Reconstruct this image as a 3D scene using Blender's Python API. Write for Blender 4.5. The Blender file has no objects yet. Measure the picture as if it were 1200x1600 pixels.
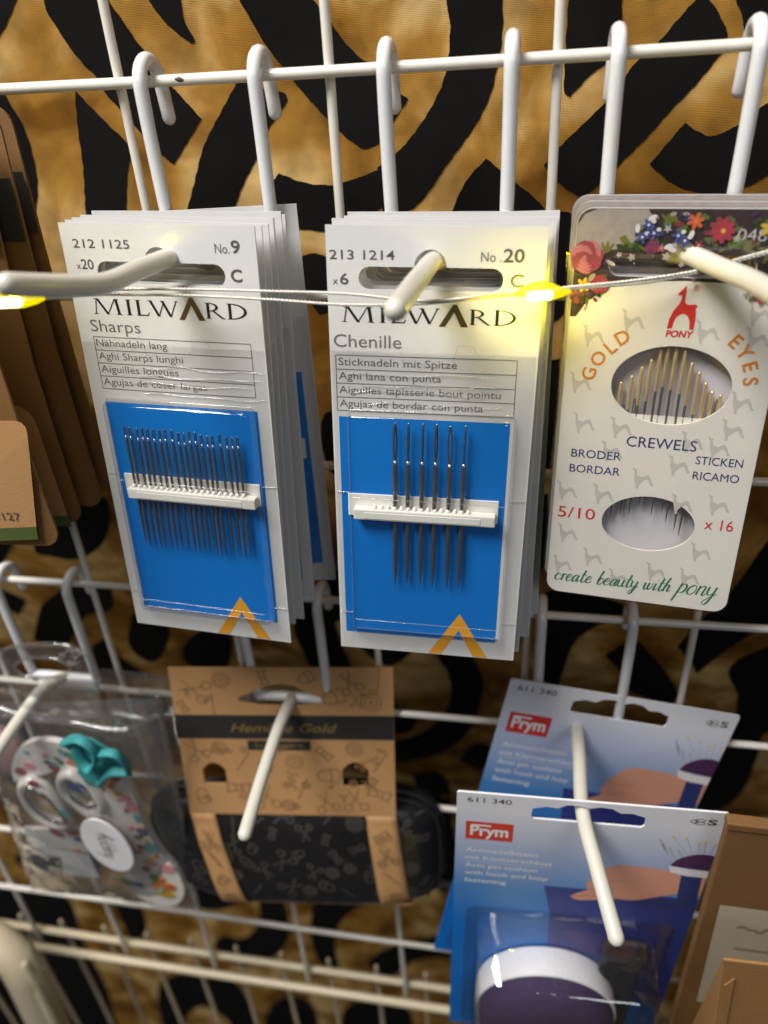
import bpy, bmesh, math, random
from mathutils import Vector, Matrix, Quaternion
from mathutils.geometry import tessellate_polygon
random.seed(7)
MM = 0.001
sc = bpy.context.scene
COL = sc.collection

# ------------------------------------------------------------------ camera
CAM = Vector((145.905, -193.111, 8.079))                 # mm
F_PX = 1209.98                                           # focal length for a 1200 px wide frame
def rotv(v):
    v = Vector(v); a = v.length
    return Quaternion(v / a, a).to_matrix() if a > 1e-9 else Matrix.Identity(3)
RW = rotv((0.56692494, 0.18082113, -0.00740645)) @ Matrix(((1, 0, 0), (0, 0, -1), (0, 1, 0)))
cam_d = bpy.data.cameras.new('camera'); cam = bpy.data.objects.new('camera', cam_d); COL.objects.link(cam)
m3 = Matrix((RW[0], -RW[1], -RW[2])).transposed()
cam.matrix_world = Matrix.Translation(CAM * MM) @ m3.to_4x4()
cam_d.sensor_fit = 'VERTICAL'; cam_d.sensor_height = 36.0; cam_d.sensor_width = 27.0
cam_d.lens = F_PX * 36.0 / 1600.0
cam_d.clip_start = 0.005; cam_d.clip_end = 50
cam_d.dof.use_dof = True; cam_d.dof.focus_distance = 0.186; cam_d.dof.aperture_fstop = 9.5
sc.camera = cam

# ------------------------------------------------------------------ light
world = bpy.data.worlds.new('World'); sc.world = world; world.use_nodes = True
bg = world.node_tree.nodes['Background']
bg.inputs[0].default_value = (0.92, 0.95, 1.0, 1); bg.inputs[1].default_value = 0.05
def area(name, loc, target, size, power, color):
    l = bpy.data.lights.new(name, 'AREA'); l.shape = 'RECTANGLE'; l.size, l.size_y = size; l.energy = power; l.color = color
    o = bpy.data.objects.new(name, l); COL.objects.link(o); o.location = loc
    o.rotation_euler = (Vector(target) - Vector(loc)).to_track_quat('-Z', 'Y').to_euler(); return o
area('ceiling_lamp', (-0.27, -0.36, 0.78), (0.12, 0, -0.10), (0.52, 0.34), 19.5, (1.0, 0.97, 0.925))
area('front_fill', (0.8, -1.5, 0.9), (0.12, 0, -0.1), (0.6, 0.5), 4.8, (0.93, 0.96, 1.0))  # weak cool frontal fill, added to brighten the lower goods
sc.view_settings.view_transform = 'Standard'; sc.view_settings.look = 'None'; sc.view_settings.gamma = 1
sc.view_settings.exposure = 0.0; sc.view_settings.use_curve_mapping = False
sc.cycles.transparent_max_bounces = 24; sc.cycles.max_bounces = 10; sc.cycles.use_denoising = True

# ------------------------------------------------------------------ helpers
def at(u, v, Y):
    """point of the vertical plane at depth Y (mm) seen in the photograph at pixel u, v"""
    d = RW.transposed() @ Vector(((u - 600) / F_PX, (v - 800) / F_PX, 1.0))
    return CAM + d * ((Y - CAM.y) / d.y)

def tag(o, label=None, cat=None, group=None, kind=None):
    if label: o['label'] = label
    if cat: o['category'] = cat
    if group: o['group'] = group
    if kind: o['kind'] = kind
    return o

def thing(name, label, cat, pos, rv=(0, 0, 0), group=None, rm=None):
    o = bpy.data.objects.new(name, None); COL.objects.link(o); o.empty_display_size = 0.01
    r = rm if rm is not None else rotv(rv)
    o.matrix_world = Matrix.Translation(Vector(pos) * MM) @ r.to_4x4()
    return tag(o, label, cat, group)

def add(name, me, mat, parent=None, loc=(0, 0, 0), rot=None):
    o = bpy.data.objects.new(name, me); COL.objects.link(o)
    if mat is not None and len(me.materials) == 0: me.materials.append(mat)
    o.parent = parent; o.location = Vector(loc) * MM
    if rot: o.rotation_euler = rot
    return o

def mk(name, vs, fs, smooth=False):
    me = bpy.data.meshes.new(name); me.from_pydata([Vector(v) * MM for v in vs], [], fs); me.update()
    if smooth: me.polygons.foreach_set('use_smooth', [True] * len(me.polygons))
    return me

def obj(name, vs, fs, mat, parent=None, smooth=False, loc=(0, 0, 0), rot=None):
    return add(name, mk(name, vs, fs, smooth), mat, parent, loc, rot)

def bevel(o, w, seg=2):
    b = o.modifiers.new('b', 'BEVEL'); b.width = w * MM; b.segments = seg; b.limit_method = 'ANGLE'; b.angle_limit = 0.6
    return o

def catmull(pts, n=8, closed=False):
    pts = [Vector(p) for p in pts]; out = []; N = len(pts)
    rng = range(N if closed else N - 1)
    for i in rng:
        g = lambda k: pts[(i + k) % N] if closed else pts[min(max(i + k, 0), N - 1)]
        p0, p1, p2, p3 = g(-1), g(0), g(1), g(2)
        for k in range(n):
            t = k / n
            out.append(0.5 * ((2 * p1) + (p2 - p0) * t + (2 * p0 - 5 * p1 + 4 * p2 - p3) * t * t + (3 * p1 - p0 - 3 * p2 + p3) * t ** 3))
    if not closed: out.append(pts[-1])
    return out

def tube_geo(pts, r, seg=12, closed=False, cap=True, flat=1.0):
    """swept round bar; r number or list; rounded ends"""
    P = [Vector(p) for p in pts]; n = len(P)
    R = list(r) if hasattr(r, '__len__') else [r] * n
    if cap and not closed:
        d0 = (P[0] - P[1]).normalized(); d1 = (P[-1] - P[-2]).normalized()
        a, b, ra, rb = P[0], P[-1], R[0], R[-1]
        pre = [(a + d0 * ra * math.sin(t), ra * max(math.cos(t), 0.02)) for t in (1.55, 1.2, 0.8, 0.4)]
        post = [(b + d1 * rb * math.sin(t), rb * max(math.cos(t), 0.02)) for t in (0.4, 0.8, 1.2, 1.55)]
        P = [p for p, _ in pre] + P + [p for p, _ in post]; R = [x for _, x in pre] + R + [x for _, x in post]; n = len(P)
    T = []
    for i in range(n):
        a = P[(i - 1) % n] if (closed or i) else P[0]; b = P[(i + 1) % n] if (closed or i < n - 1) else P[-1]
        T.append((b - a).normalized())
    up = Vector((0, 0, 1)) if abs(T[0].z) < 0.9 else Vector((0, 1, 0))
    N = (up - T[0] * up.dot(T[0])).normalized(); vs, fs = [], []
    for i in range(n):
        N = (N - T[i] * N.dot(T[i])); N = N.normalized() if N.length > 1e-9 else Vector((1, 0, 0))
        Bn = T[i].cross(N)
        for k in range(seg):
            a = 2 * math.pi * k / seg
            vs.append(P[i] + (N * math.cos(a) * flat + Bn * math.sin(a)) * R[i])
    for i in range(n if closed else n - 1):
        j = (i + 1) % n
        for k in range(seg):
            l = (k + 1) % seg
            fs.append((i * seg + k, i * seg + l, j * seg + l, j * seg + k))
    if not closed:
        fs.append(tuple(range(seg))[::-1]); fs.append(tuple((n - 1) * seg + k for k in range(seg)))
    return vs, fs

def tube(name, pts, r, mat, parent=None, seg=12, closed=False, cap=True, flat=1.0):
    vs, fs = tube_geo(pts, r, seg, closed, cap, flat); return obj(name, vs, fs, mat, parent, True)

def shape_geo(loops, y=0.0, thick=0.0, surf=None):
    """flat shape in the local x/z plane facing -y (loops[0] outer, others holes); front face at y, back at y+thick"""
    v3 = [[Vector((p[0], p[1], 0)) for p in L] for L in loops]
    tris = tessellate_polygon(v3); flatv = [p for L in v3 for p in L]
    fs = []
    for t in tris:
        a, b, c = (flatv[i] for i in t)
        if abs((b - a).cross(c - a).z) < 1e-9: continue
        fs.append(tuple(t) if (b - a).cross(c - a).z > 0 else tuple(t)[::-1])
    f = surf or (lambda x, z: 0.0)
    vs = [(p.x, y + f(p.x, p.y), p.y) for p in flatv]; n = len(vs)
    if thick:
        vs += [(p.x, y + thick + f(p.x, p.y), p.y) for p in flatv]
        fs += [tuple(i + n for i in q[::-1]) for q in fs]
        o = 0
        for L in v3:
            k = len(L)
            for i in range(k):
                j = (i + 1) % k; fs.append((o + i, o + i + n, o + j + n, o + j))
            o += k
    return vs, fs

def shape(name, loops, mat, parent=None, y=0.0, thick=0.0, surf=None, loc=(0, 0, 0)):
    if not hasattr(loops[0][0], '__len__'): loops = [loops]
    vs, fs = shape_geo(loops, y, thick, surf); o = obj(name, vs, fs, mat, parent, False, loc)
    if thick:
        bm = bmesh.new(); bm.from_mesh(o.data); bmesh.ops.recalc_face_normals(bm, faces=bm.faces); bm.to_mesh(o.data); bm.free()
    return o

def rect(x0, x1, z0, z1): return [(x0, z0), (x1, z0), (x1, z1), (x0, z1)]
def rrect(x0, x1, z0, z1, r, n=6):
    out = []
    for cx, cz, a0 in ((x1 - r, z1 - r, 0), (x0 + r, z1 - r, 90), (x0 + r, z0 + r, 180), (x1 - r, z0 + r, 270)):
        for k in range(n + 1):
            a = math.radians(a0 + 90 * k / n); out.append((cx + r * math.cos(a), cz + r * math.sin(a)))
    return out
def ell(cx, cz, rx, rz, n=48, a=0.0):
    out = []
    for k in range(n):
        t = 2 * math.pi * k / n; x, z = rx * math.cos(t), rz * math.sin(t)
        out.append((cx + x * math.cos(a) - z * math.sin(a), cz + x * math.sin(a) + z * math.cos(a)))
    return out
def box_geo(x0, x1, y0, y1, z0, z1):
    vs = [(x, y, z) for x in (x0, x1) for y in (y0, y1) for z in (z0, z1)]
    return vs, [(0, 1, 3, 2), (4, 6, 7, 5), (0, 4, 5, 1), (2, 3, 7, 6), (0, 2, 6, 4), (1, 5, 7, 3)]
def box(name, x0, x1, y0, y1, z0, z1, mat, parent, bw=0.0):
    vs, fs = box_geo(x0, x1, y0, y1, z0, z1); o = obj(name, vs, fs, mat, parent)
    if bw: bevel(o, bw)
    return o

def ribbon_geo(strokes, width, y=0.0, surf=None, pressure=False, n=6):
    vs, fs = [], []; f = surf or (lambda x, z: 0.0)
    for si, st in enumerate(strokes):
        P = catmull([(p[0], p[1], 0) for p in st], n) if len(st) > 2 else [Vector((p[0], p[1], 0)) for p in st]
        b = len(vs)
        for i, p in enumerate(P):
            d = (P[min(i + 1, len(P) - 1)] - P[max(i - 1, 0)]).normalized()
            w = width * 0.5
            if pressure: w *= 0.55 + 0.85 * max(0.0, -d.y)
            nrm = Vector((-d.y, d.x, 0)) * w
            for q in (p + nrm, p - nrm): vs.append((q.x, y + f(q.x, q.y) - 0.004 * (si % 5), q.y))
        for i in range(len(P) - 1):
            k = b + 2 * i; fs.append((k, k + 1, k + 3, k + 2))
    return vs, fs
def ribbon(name, strokes, width, mat, parent, y=0.0, surf=None, pressure=False, n=6):
    vs, fs = ribbon_geo(strokes, width, y, surf, pressure, n); return obj(name, vs, fs, mat, parent)

# ---- lettering with the built-in font
_cache = {}
def text_mesh(s, bold=0.0, shear=0.0):
    key = (s, bold, shear)
    if key not in _cache:
        cu = bpy.data.curves.new('t', 'FONT'); cu.body = s; cu.size = 1.0; cu.offset = bold; cu.shear = shear; cu.resolution_u = 3; cu.fill_mode = 'FRONT'
        o = bpy.data.objects.new('t', cu); COL.objects.link(o)
        dg = bpy.context.evaluated_depsgraph_get()
        me = bpy.data.meshes.new_from_object(o.evaluated_get(dg))
        _cache[key] = ([tuple(v.co) for v in me.vertices], [tuple(p.vertices) for p in me.polygons])
        bpy.data.objects.remove(o); bpy.data.curves.remove(cu); bpy.data.meshes.remove(me)
    return _cache[key]
CAPH = None
def text(s, parent, x0, zb, cap, mat, x1=None, y=-0.3, bold=0.0, shear=0.0, name='lettering', rot=0.0, surf=None, center=False):
    """lettering from x0 (to x1 if given) on baseline zb with capital height cap, in mm"""
    global CAPH
    if CAPH is None: CAPH = max(v[1] for v in text_mesh('H')[0])
    vs, fs = text_mesh(s, bold, shear)
    xa = min(v[0] for v in vs); xb = max(v[0] for v in vs); k = cap / CAPH
    kx = (x1 - x0) / (xb - xa) if x1 is not None else k
    ca, sa = math.cos(rot), math.sin(rot); out = []
    f = surf or (lambda x, z: 0.0)
    for v in vs:
        px, pz = (v[0] - xa) * kx, v[1] * k
        if center: px -= (xb - xa) * kx / 2; pz -= cap / 2
        X, Z = x0 + px * ca - pz * sa, zb + px * sa + pz * ca
        out.append((X, y + f(X, Z), Z))
    return obj(name, out, fs, mat, parent)

# ------------------------------------------------------------------ materials
def new_mat(name):
    m = bpy.data.materials.new(name); m.use_nodes = True; nt = m.node_tree
    return m, nt, nt.nodes['Principled BSDF'], nt.nodes, nt.links
def mat(name, col, rough=0.5, metal=0.0, var=0.06, vscale=120.0, bump=0.0, bscale=1500.0, spec=0.5, coat=0.0, rvar=0.0):
    """principled colour with a soft mottling (var) and a fine relief (bump)"""
    m, nt, b, N, L = new_mat(name)
    tc = N.new('ShaderNodeTexCoord')
    n = N.new('ShaderNodeTexNoise'); n.inputs['Scale'].default_value = vscale; n.inputs['Detail'].default_value = 5
    L.new(tc.outputs['Object'], n.inputs['Vector'])
    mx = N.new('ShaderNodeMix'); mx.data_type = 'RGBA'
    mx.inputs['A'].default_value = tuple(c * (1 - var) for c in col) + (1,)
    mx.inputs['B'].default_value = tuple(min(1, c * (1 + var)) for c in col) + (1,)
    L.new(n.outputs['Fac'], mx.inputs['Factor']); L.new(mx.outputs['Result'], b.inputs['Base Color'])
    b.inputs['Roughness'].default_value = rough; b.inputs['Metallic'].default_value = metal
    b.inputs['Specular IOR Level'].default_value = spec; b.inputs['Coat Weight'].default_value = coat; b.inputs['Coat Roughness'].default_value = 0.12
    if rvar:
        mr = N.new('ShaderNodeMapRange'); mr.inputs['To Min'].default_value = max(0.02, rough - rvar); mr.inputs['To Max'].default_value = rough + rvar
        L.new(n.outputs['Fac'], mr.inputs['Value']); L.new(mr.outputs['Result'], b.inputs['Roughness'])
    if bump:
        n2 = N.new('ShaderNodeTexNoise'); n2.inputs['Scale'].default_value = bscale; n2.inputs['Detail'].default_value = 4
        L.new(tc.outputs['Object'], n2.inputs['Vector'])
        bp = N.new('ShaderNodeBump'); bp.inputs['Strength'].default_value = bump; bp.inputs['Distance'].default_value = 0.0003
        L.new(n2.outputs['Fac'], bp.inputs['Height']); L.new(bp.outputs['Normal'], b.inputs['Normal'])
    return m

def enamel(name, col, rough, chips=0.0):
    m = mat(name, col, rough, var=0.05, vscale=90, bump=0.12, bscale=500, coat=0.35)
    if chips:
        nt = m.node_tree; N, L = nt.nodes, nt.links; b = N['Principled BSDF']
        tc = N.new('ShaderNodeTexCoord'); n = N.new('ShaderNodeTexNoise'); n.inputs['Scale'].default_value = 95; n.inputs['Detail'].default_value = 3
        L.new(tc.outputs['Object'], n.inputs['Vector'])
        r = N.new('ShaderNodeValToRGB'); r.color_ramp.elements[0].position = chips; r.color_ramp.elements[1].position = chips + 0.012
        L.new(n.outputs['Fac'], r.inputs['Fac'])
        old = b.inputs['Base Color'].links[0].from_socket
        mx = N.new('ShaderNodeMix'); mx.data_type = 'RGBA'; L.new(r.outputs['Color'], mx.inputs['Factor']); L.new(old, mx.inputs['A'])
        mx.inputs['B'].default_value = (0.09, 0.075, 0.06, 1); L.new(mx.outputs['Result'], b.inputs['Base Color'])
    return m

def film(name, tint=(0.97, 0.97, 0.97), gloss=0.06, ior=1.45, wav=0.25, wscale=60.0, haze=0.0, boost=1.0):
    """thin clear plastic: lets light through, mirrors it by Fresnel"""
    m = bpy.data.materials.new(name); m.use_nodes = True; nt = m.node_tree; N, L = nt.nodes, nt.links
    N.remove(N['Principled BSDF']); out = N['Material Output']
    tr = N.new('ShaderNodeBsdfTransparent'); tr.inputs[0].default_value = (*tint, 1)
    gl = N.new('ShaderNodeBsdfGlossy'); gl.inputs['Roughness'].default_value = gloss
    fr = N.new('ShaderNodeLayerWeight'); fr.inputs[0].default_value = 0.5
    pw = N.new('ShaderNodeMath'); pw.operation = 'POWER'; pw.inputs[1].default_value = 5.0; L.new(fr.outputs['Facing'], pw.inputs[0])
    f0 = ((ior - 1) / (ior + 1)) ** 2 * 1.8
    sch = N.new('ShaderNodeMath'); sch.operation = 'MULTIPLY_ADD'; sch.inputs[1].default_value = 1 - f0; sch.inputs[2].default_value = f0; L.new(pw.outputs[0], sch.inputs[0])
    tc = N.new('ShaderNodeTexCoord'); no = N.new('ShaderNodeTexNoise'); no.inputs['Scale'].default_value = wscale; no.inputs['Detail'].default_value = 3
    L.new(tc.outputs['Object'], no.inputs['Vector'])
    bp = N.new('ShaderNodeBump'); bp.inputs['Strength'].default_value = wav; bp.inputs['Distance'].default_value = 0.002
    L.new(no.outputs['Fac'], bp.inputs['Height']); L.new(bp.outputs['Normal'], gl.inputs['Normal']); L.new(bp.outputs['Normal'], fr.inputs['Normal'])
    mul = N.new('ShaderNodeMath'); mul.operation = 'MULTIPLY'; mul.inputs[1].default_value = boost; mul.use_clamp = True
    L.new(sch.outputs[0], mul.inputs[0])
    mx = N.new('ShaderNodeMixShader'); L.new(mul.outputs[0], mx.inputs[0]); L.new(tr.outputs[0], mx.inputs[1]); L.new(gl.outputs[0], mx.inputs[2])
    last = mx
    if haze:
        df = N.new('ShaderNodeBsdfDiffuse'); df.inputs[0].default_value = (0.8, 0.8, 0.8, 1)
        m2 = N.new('ShaderNodeMixShader'); m2.inputs[0].default_value = haze; L.new(mx.outputs[0], m2.inputs[1]); L.new(df.outputs[0], m2.inputs[2]); last = m2
    L.new(last.outputs[0], out.inputs[0]); return m

M = {}
M['wire'] = enamel('ivory_enamel', (0.72, 0.69, 0.62), 0.34, chips=0.765)
M['rail'] = enamel('aged_ivory_enamel', (0.56, 0.48, 0.33), 0.45)
M['chip_dark'] = mat('bare_dark_metal', (0.05, 0.04, 0.035), 0.6)
M['hook'] = enamel('white_enamel', (0.68, 0.69, 0.70), 0.26)
M['prong'] = enamel('ivory_prong_enamel', (0.58, 0.56, 0.49), 0.32)
M['card'] = mat('coated_card', (0.67, 0.668, 0.658), 0.42, var=0.03, vscale=60, bump=0.16, bscale=500, coat=0.5)
M['edge'] = mat('card_edge', (0.62, 0.60, 0.55), 0.8, var=0.1, vscale=400)
M['blue'] = mat('blue_ink', (0.004, 0.18, 0.62), 0.40, var=0.03, vscale=80, bump=0.06, bscale=1200)
M['ink'] = mat('grey_ink', (0.085, 0.08, 0.075), 0.5, var=0.1)
M['ink2'] = mat('soft_grey_ink', (0.16, 0.15, 0.14), 0.5, var=0.1)
M['black_ink'] = mat('black_ink', (0.015, 0.014, 0.013), 0.4, var=0.1)
M['foil'] = mat('gold_foil', (0.30, 0.21, 0.09), 0.28, metal=0.8, var=0.25, vscale=300)
M['amber'] = mat('amber_ink', (0.80, 0.36, 0.02), 0.45, var=0.04)
M['strip'] = mat('white_plastic', (0.80, 0.79, 0.74), 0.32, var=0.03, bump=0.05, bscale=400)
M['steel'] = mat('needle_steel', (0.36, 0.355, 0.35), 0.26, metal=0.9, var=0.08, vscale=300)
M['dark_steel'] = mat('fine_needle_steel', (0.30, 0.28, 0.26), 0.3, metal=0.8, var=0.08, vscale=300)
M['gold'] = mat('gilt', (0.86, 0.66, 0.36), 0.35, metal=0.7, var=0.1, vscale=300)
M['film'] = film('blister_film', (0.93, 0.93, 0.93), 0.05, 1.42, 0.12, 45)
M['film_edge'] = film('film_fold', (0.95, 0.95, 0.95), 0.08, 1.6, 0.2, 200, haze=0.10, boost=1.3)
M['bag'] = film('bag_film', (0.95, 0.95, 0.95), 0.05, 1.5, 0.8, 80, haze=0.03, boost=2.0)
M['case_film'] = film('clear_case', (0.95, 0.95, 0.95), 0.08, 1.5, 0.5, 60, boost=1.4)
M['cream'] = mat('cream_card', (0.78, 0.74, 0.675), 0.38, var=0.02, vscale=60, bump=0.05, bscale=900)
M['white'] = mat('white_card', (0.80, 0.79, 0.80), 0.42, var=0.02)
M['lilac_card'] = mat('lilac_grey_card', (0.64, 0.62, 0.65), 0.5, var=0.03)
M['red'] = mat('red_ink', (0.62, 0.035, 0.025), 0.42, var=0.05)
M['navy'] = mat('navy_ink', (0.03, 0.045, 0.17), 0.45, var=0.05)
M['green_ink'] = mat('green_ink', (0.02, 0.19, 0.08), 0.45, var=0.05)
M['orange'] = mat('orange_ink', (0.66, 0.24, 0.014), 0.45, var=0.05)
M['pony_grey'] = mat('pale_grey_ink', (0.57, 0.54, 0.49), 0.42, var=0.05)
M['kraft'] = mat('kraft_board', (0.185, 0.088, 0.024), 0.72, var=0.10, vscale=70, bump=0.25, bscale=1500)
M['kraft_light'] = mat('kraft_paper', (0.48, 0.262, 0.108), 0.6, var=0.08, vscale=70, bump=0.2, bscale=1500)
M['kraft_dark'] = mat('brown_kraft', (0.155, 0.075, 0.022), 0.7, var=0.14, vscale=60, bump=0.3, bscale=1500)
M['kraft_box'] = mat('box_kraft', (0.28, 0.143, 0.045), 0.7, var=0.12, vscale=70, bump=0.35, bscale=1300)
M['kraft_ink'] = mat('brown_ink', (0.25, 0.133, 0.056), 0.6, var=0.1)
M['dark_band'] = mat('charcoal_ink', (0.028, 0.025, 0.024), 0.5, var=0.1)
M['gold_ink'] = mat('gold_ink', (0.30, 0.20, 0.05), 0.4, metal=0.3, var=0.1)
M['label_green'] = mat('moss_ink', (0.085, 0.12, 0.032), 0.5, var=0.1)
M['case'] = mat('black_faux_leather', (0.012, 0.011, 0.011), 0.36, var=0.3, bump=0.5, bscale=700)
M['case_print'] = mat('grey_case_print', (0.048, 0.043, 0.038), 0.45, var=0.3, vscale=200)
M['zip'] = mat('black_zip', (0.014, 0.014, 0.016), 0.45, var=0.2, bump=0.6, bscale=900)
M['skin'] = mat('printed_skin', (0.70, 0.33, 0.22), 0.42, var=0.10, vscale=60)
M['skin_dark'] = mat('printed_skin_fold', (0.55, 0.22, 0.14), 0.42, var=0.10, vscale=60)
M['plum'] = mat('printed_plum', (0.075, 0.028, 0.09), 0.42, var=0.15)
M['table'] = mat('printed_table', (0.035, 0.05, 0.24), 0.42, var=0.12, vscale=40)
M['pin_yellow'] = mat('printed_pin_heads', (0.75, 0.6, 0.15), 0.42)
M['pin_grey'] = mat('printed_pin_stems', (0.42, 0.45, 0.52), 0.42)
M['lilac'] = mat('white_rim_plastic', (0.72, 0.71, 0.73), 0.5, var=0.05, bump=0.2, bscale=800)
M['velvet'] = mat('plum_velvet', (0.040, 0.022, 0.065), 0.85, var=0.3, vscale=300, bump=0.7, bscale=1200)
M['strap_black'] = mat('black_webbing', (0.014, 0.013, 0.016), 0.75, var=0.3, vscale=300, bump=0.7, bscale=900)
M['tape'] = mat('grey_sticker', (0.40, 0.35, 0.265), 0.45, var=0.05)
M['tape_ink'] = mat('faded_ink', (0.22, 0.19, 0.14), 0.5)
M['teal'] = mat('teal_satin', (0.03, 0.235, 0.25), 0.65, var=0.25, vscale=200)
M['enamel_white'] = mat('white_handle_enamel', (0.72, 0.69, 0.64), 0.25, var=0.06, coat=0.5)
M['chrome'] = mat('chrome', (0.6, 0.59, 0.57), 0.12, metal=1.0, var=0.05)
for k, c in dict(petal_red=(0.28, 0.03, 0.05), petal_pink=(0.62, 0.25, 0.25), petal_orange=(0.52, 0.16, 0.045), petal_blue=(0.03, 0.09, 0.25),
                 petal_green=(0.10, 0.17, 0.05), petal_teal=(0.12, 0.33, 0.34), leaf_dark=(0.035, 0.06, 0.018), leaf_olive=(0.15, 0.15, 0.025),
                 rose=(0.34, 0.11, 0.15), rose_dark=(0.20, 0.035, 0.05), flower_yellow=(0.48, 0.31, 0.04), flower_blue=(0.045, 0.06, 0.20),
                 flower_white=(0.52, 0.50, 0.50), ground_dark=(0.045, 0.028, 0.026), ground_grey=(0.36, 0.32, 0.30), poppy=(0.42, 0.09, 0.035)).items():
    M[k] = mat(k, c, 0.42, var=0.25, vscale=500)

def cloth_mats():
    m, nt, b, N, L = new_mat('ochre_batik_cloth')
    tc = N.new('ShaderNodeTexCoord')
    def noise(s, d, dist=0.0):
        n = N.new('ShaderNodeTexNoise'); n.inputs['Scale'].default_value = s; n.inputs['Detail'].default_value = d; n.inputs['Distortion'].default_value = dist
        L.new(tc.outputs['Object'], n.inputs['Vector']); return n
    a = noise(25, 4, 0.5)
    r = N.new('ShaderNodeValToRGB'); e = r.color_ramp.elements
    e[0].position = 0.38; e[0].color = (0.19, 0.082, 0.008, 1); e[1].position = 0.63; e[1].color = (0.74, 0.50, 0.20, 1)
    x = r.color_ramp.elements.new(0.5); x.color = (0.40, 0.205, 0.038, 1)
    L.new(a.outputs['Fac'], r.inputs['Fac'])
    c = noise(90, 6, 0.3)
    r2 = N.new('ShaderNodeMapRange'); r2.inputs['From Min'].default_value = 0.3; r2.inputs['From Max'].default_value = 0.7; r2.inputs['To Min'].default_value = 0.70; r2.inputs['To Max'].default_value = 1.28
    L.new(c.outputs['Fac'], r2.inputs['Value'])
    mu = N.new('ShaderNodeMix'); mu.data_type = 'RGBA'; mu.blend_type = 'MULTIPLY'; mu.inputs['Factor'].default_value = 1
    L.new(r.outputs['Color'], mu.inputs['A']); L.new(r2.outputs['Result'], mu.inputs['B']); L.new(mu.outputs['Result'], b.inputs['Base Color'])
    b.inputs['Roughness'].default_value = 0.9; b.inputs['Specular IOR Level'].default_value = 0.15
    w = N.new('ShaderNodeTexWave'); w.inputs['Scale'].default_value = 900; w.bands_direction = 'X'; L.new(tc.outputs['Object'], w.inputs['Vector'])
    w2 = N.new('ShaderNodeTexWave'); w2.inputs['Scale'].default_value = 900; w2.bands_direction = 'Z'; L.new(tc.outputs['Object'], w2.inputs['Vector'])
    ad = N.new('ShaderNodeMath'); L.new(w.outputs['Fac'], ad.inputs[0]); L.new(w2.outputs['Fac'], ad.inputs[1])
    bp = N.new('ShaderNodeBump'); bp.inputs['Strength'].default_value = 0.4; bp.inputs['Distance'].default_value = 0.0002
    L.new(ad.outputs[0], bp.inputs['Height']); L.new(bp.outputs['Normal'], b.inputs['Normal'])
    k = mat('black_batik_dye', (0.0075, 0.007, 0.0065), 0.95, var=0.35, vscale=60, bump=0.3, bscale=900, spec=0.12)
    return m, k
M['cloth'], M['dye'] = cloth_mats()

def gradient_card():
    """printed card, white at the top running into blue: printed ink along the card's own height"""
    m, nt, b, N, L = new_mat('blue_fade_print')
    tc = N.new('ShaderNodeTexCoord'); sp = N.new('ShaderNodeSeparateXYZ'); L.new(tc.outputs['Object'], sp.inputs[0])
    mr = N.new('ShaderNodeMapRange'); mr.inputs['From Min'].default_value = 0; mr.inputs['From Max'].default_value = -0.075
    L.new(sp.outputs['Z'], mr.inputs['Value'])
    r = N.new('ShaderNodeValToRGB'); e = r.color_ramp.elements
    e[0].position = 0.10; e[0].color = (0.72, 0.72, 0.76, 1); e[1].position = 0.9; e[1].color = (0.003, 0.155, 0.55, 1)
    x = e.new(0.28); x.color = (0.48, 0.54, 0.70, 1); x = e.new(0.62); x.color = (0.07, 0.24, 0.56, 1)
    L.new(mr.outputs['Result'], r.inputs['Fac']); L.new(r.outputs['Color'], b.inputs['Base Color']); b.inputs['Roughness'].default_value = 0.35
    return m
M['fade'] = gradient_card()

# ================================================================== setting: printed cloth behind the rack
def cloth_y(x, z): return 22 + 95 * min(max((-z - 110) / 260, 0), 1.3) ** 1.3 + 1.3 * math.sin(x / 31 + z / 90) + 0.9 * math.sin(z / 47 - x / 120) + 0.5 * math.sin(x / 13 + 1.0)
def cloth():
    x0, x1, z0, z1, st = -430, 480, -1000, 130, 7
    nx, nz = (x1 - x0) // st + 1, (z1 - z0) // st + 1
    vs = [(x0 + i * st, cloth_y(x0 + i * st, z0 + j * st), z0 + j * st) for j in range(nz) for i in range(nx)]
    fs = [(j * nx + i, j * nx + i + 1, (j + 1) * nx + i + 1, (j + 1) * nx + i) for j in range(nz - 1) for i in range(nx - 1)]
    o = obj('backdrop_cloth', vs, fs, M['cloth'], None, True)
    return tag(o, 'ochre cloth with bold black swirling print hanging behind the wire rack', 'cloth', kind='structure')
CLOTH = cloth()

def smooth_loop(pts, n=6, corner=0.95):
    """smooth a traced outline but keep its sharp corners"""
    P = [Vector((p[0], p[1], 0)) for p in pts]; N = len(P); T = []
    for i in range(N):
        a, b = (P[i] - P[i - 1]), (P[(i + 1) % N] - P[i])
        T.append(None if a.angle(b, 0) > corner else (P[(i + 1) % N] - P[i - 1]) * 0.5)
    out = []
    for i in range(N):
        p, q = P[i], P[(i + 1) % N]; d = q - p
        t0 = T[i] if T[i] is not None else d; t1 = T[(i + 1) % N] if T[(i + 1) % N] is not None else d
        t0 = t0.normalized() * d.length; t1 = t1.normalized() * d.length
        for k in range(n):
            s = k / n; out.append(p * (2 * s ** 3 - 3 * s * s + 1) + t0 * (s ** 3 - 2 * s * s + s) + q * (-2 * s ** 3 + 3 * s * s) + t1 * (s ** 3 - s * s))
    return out

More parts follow.
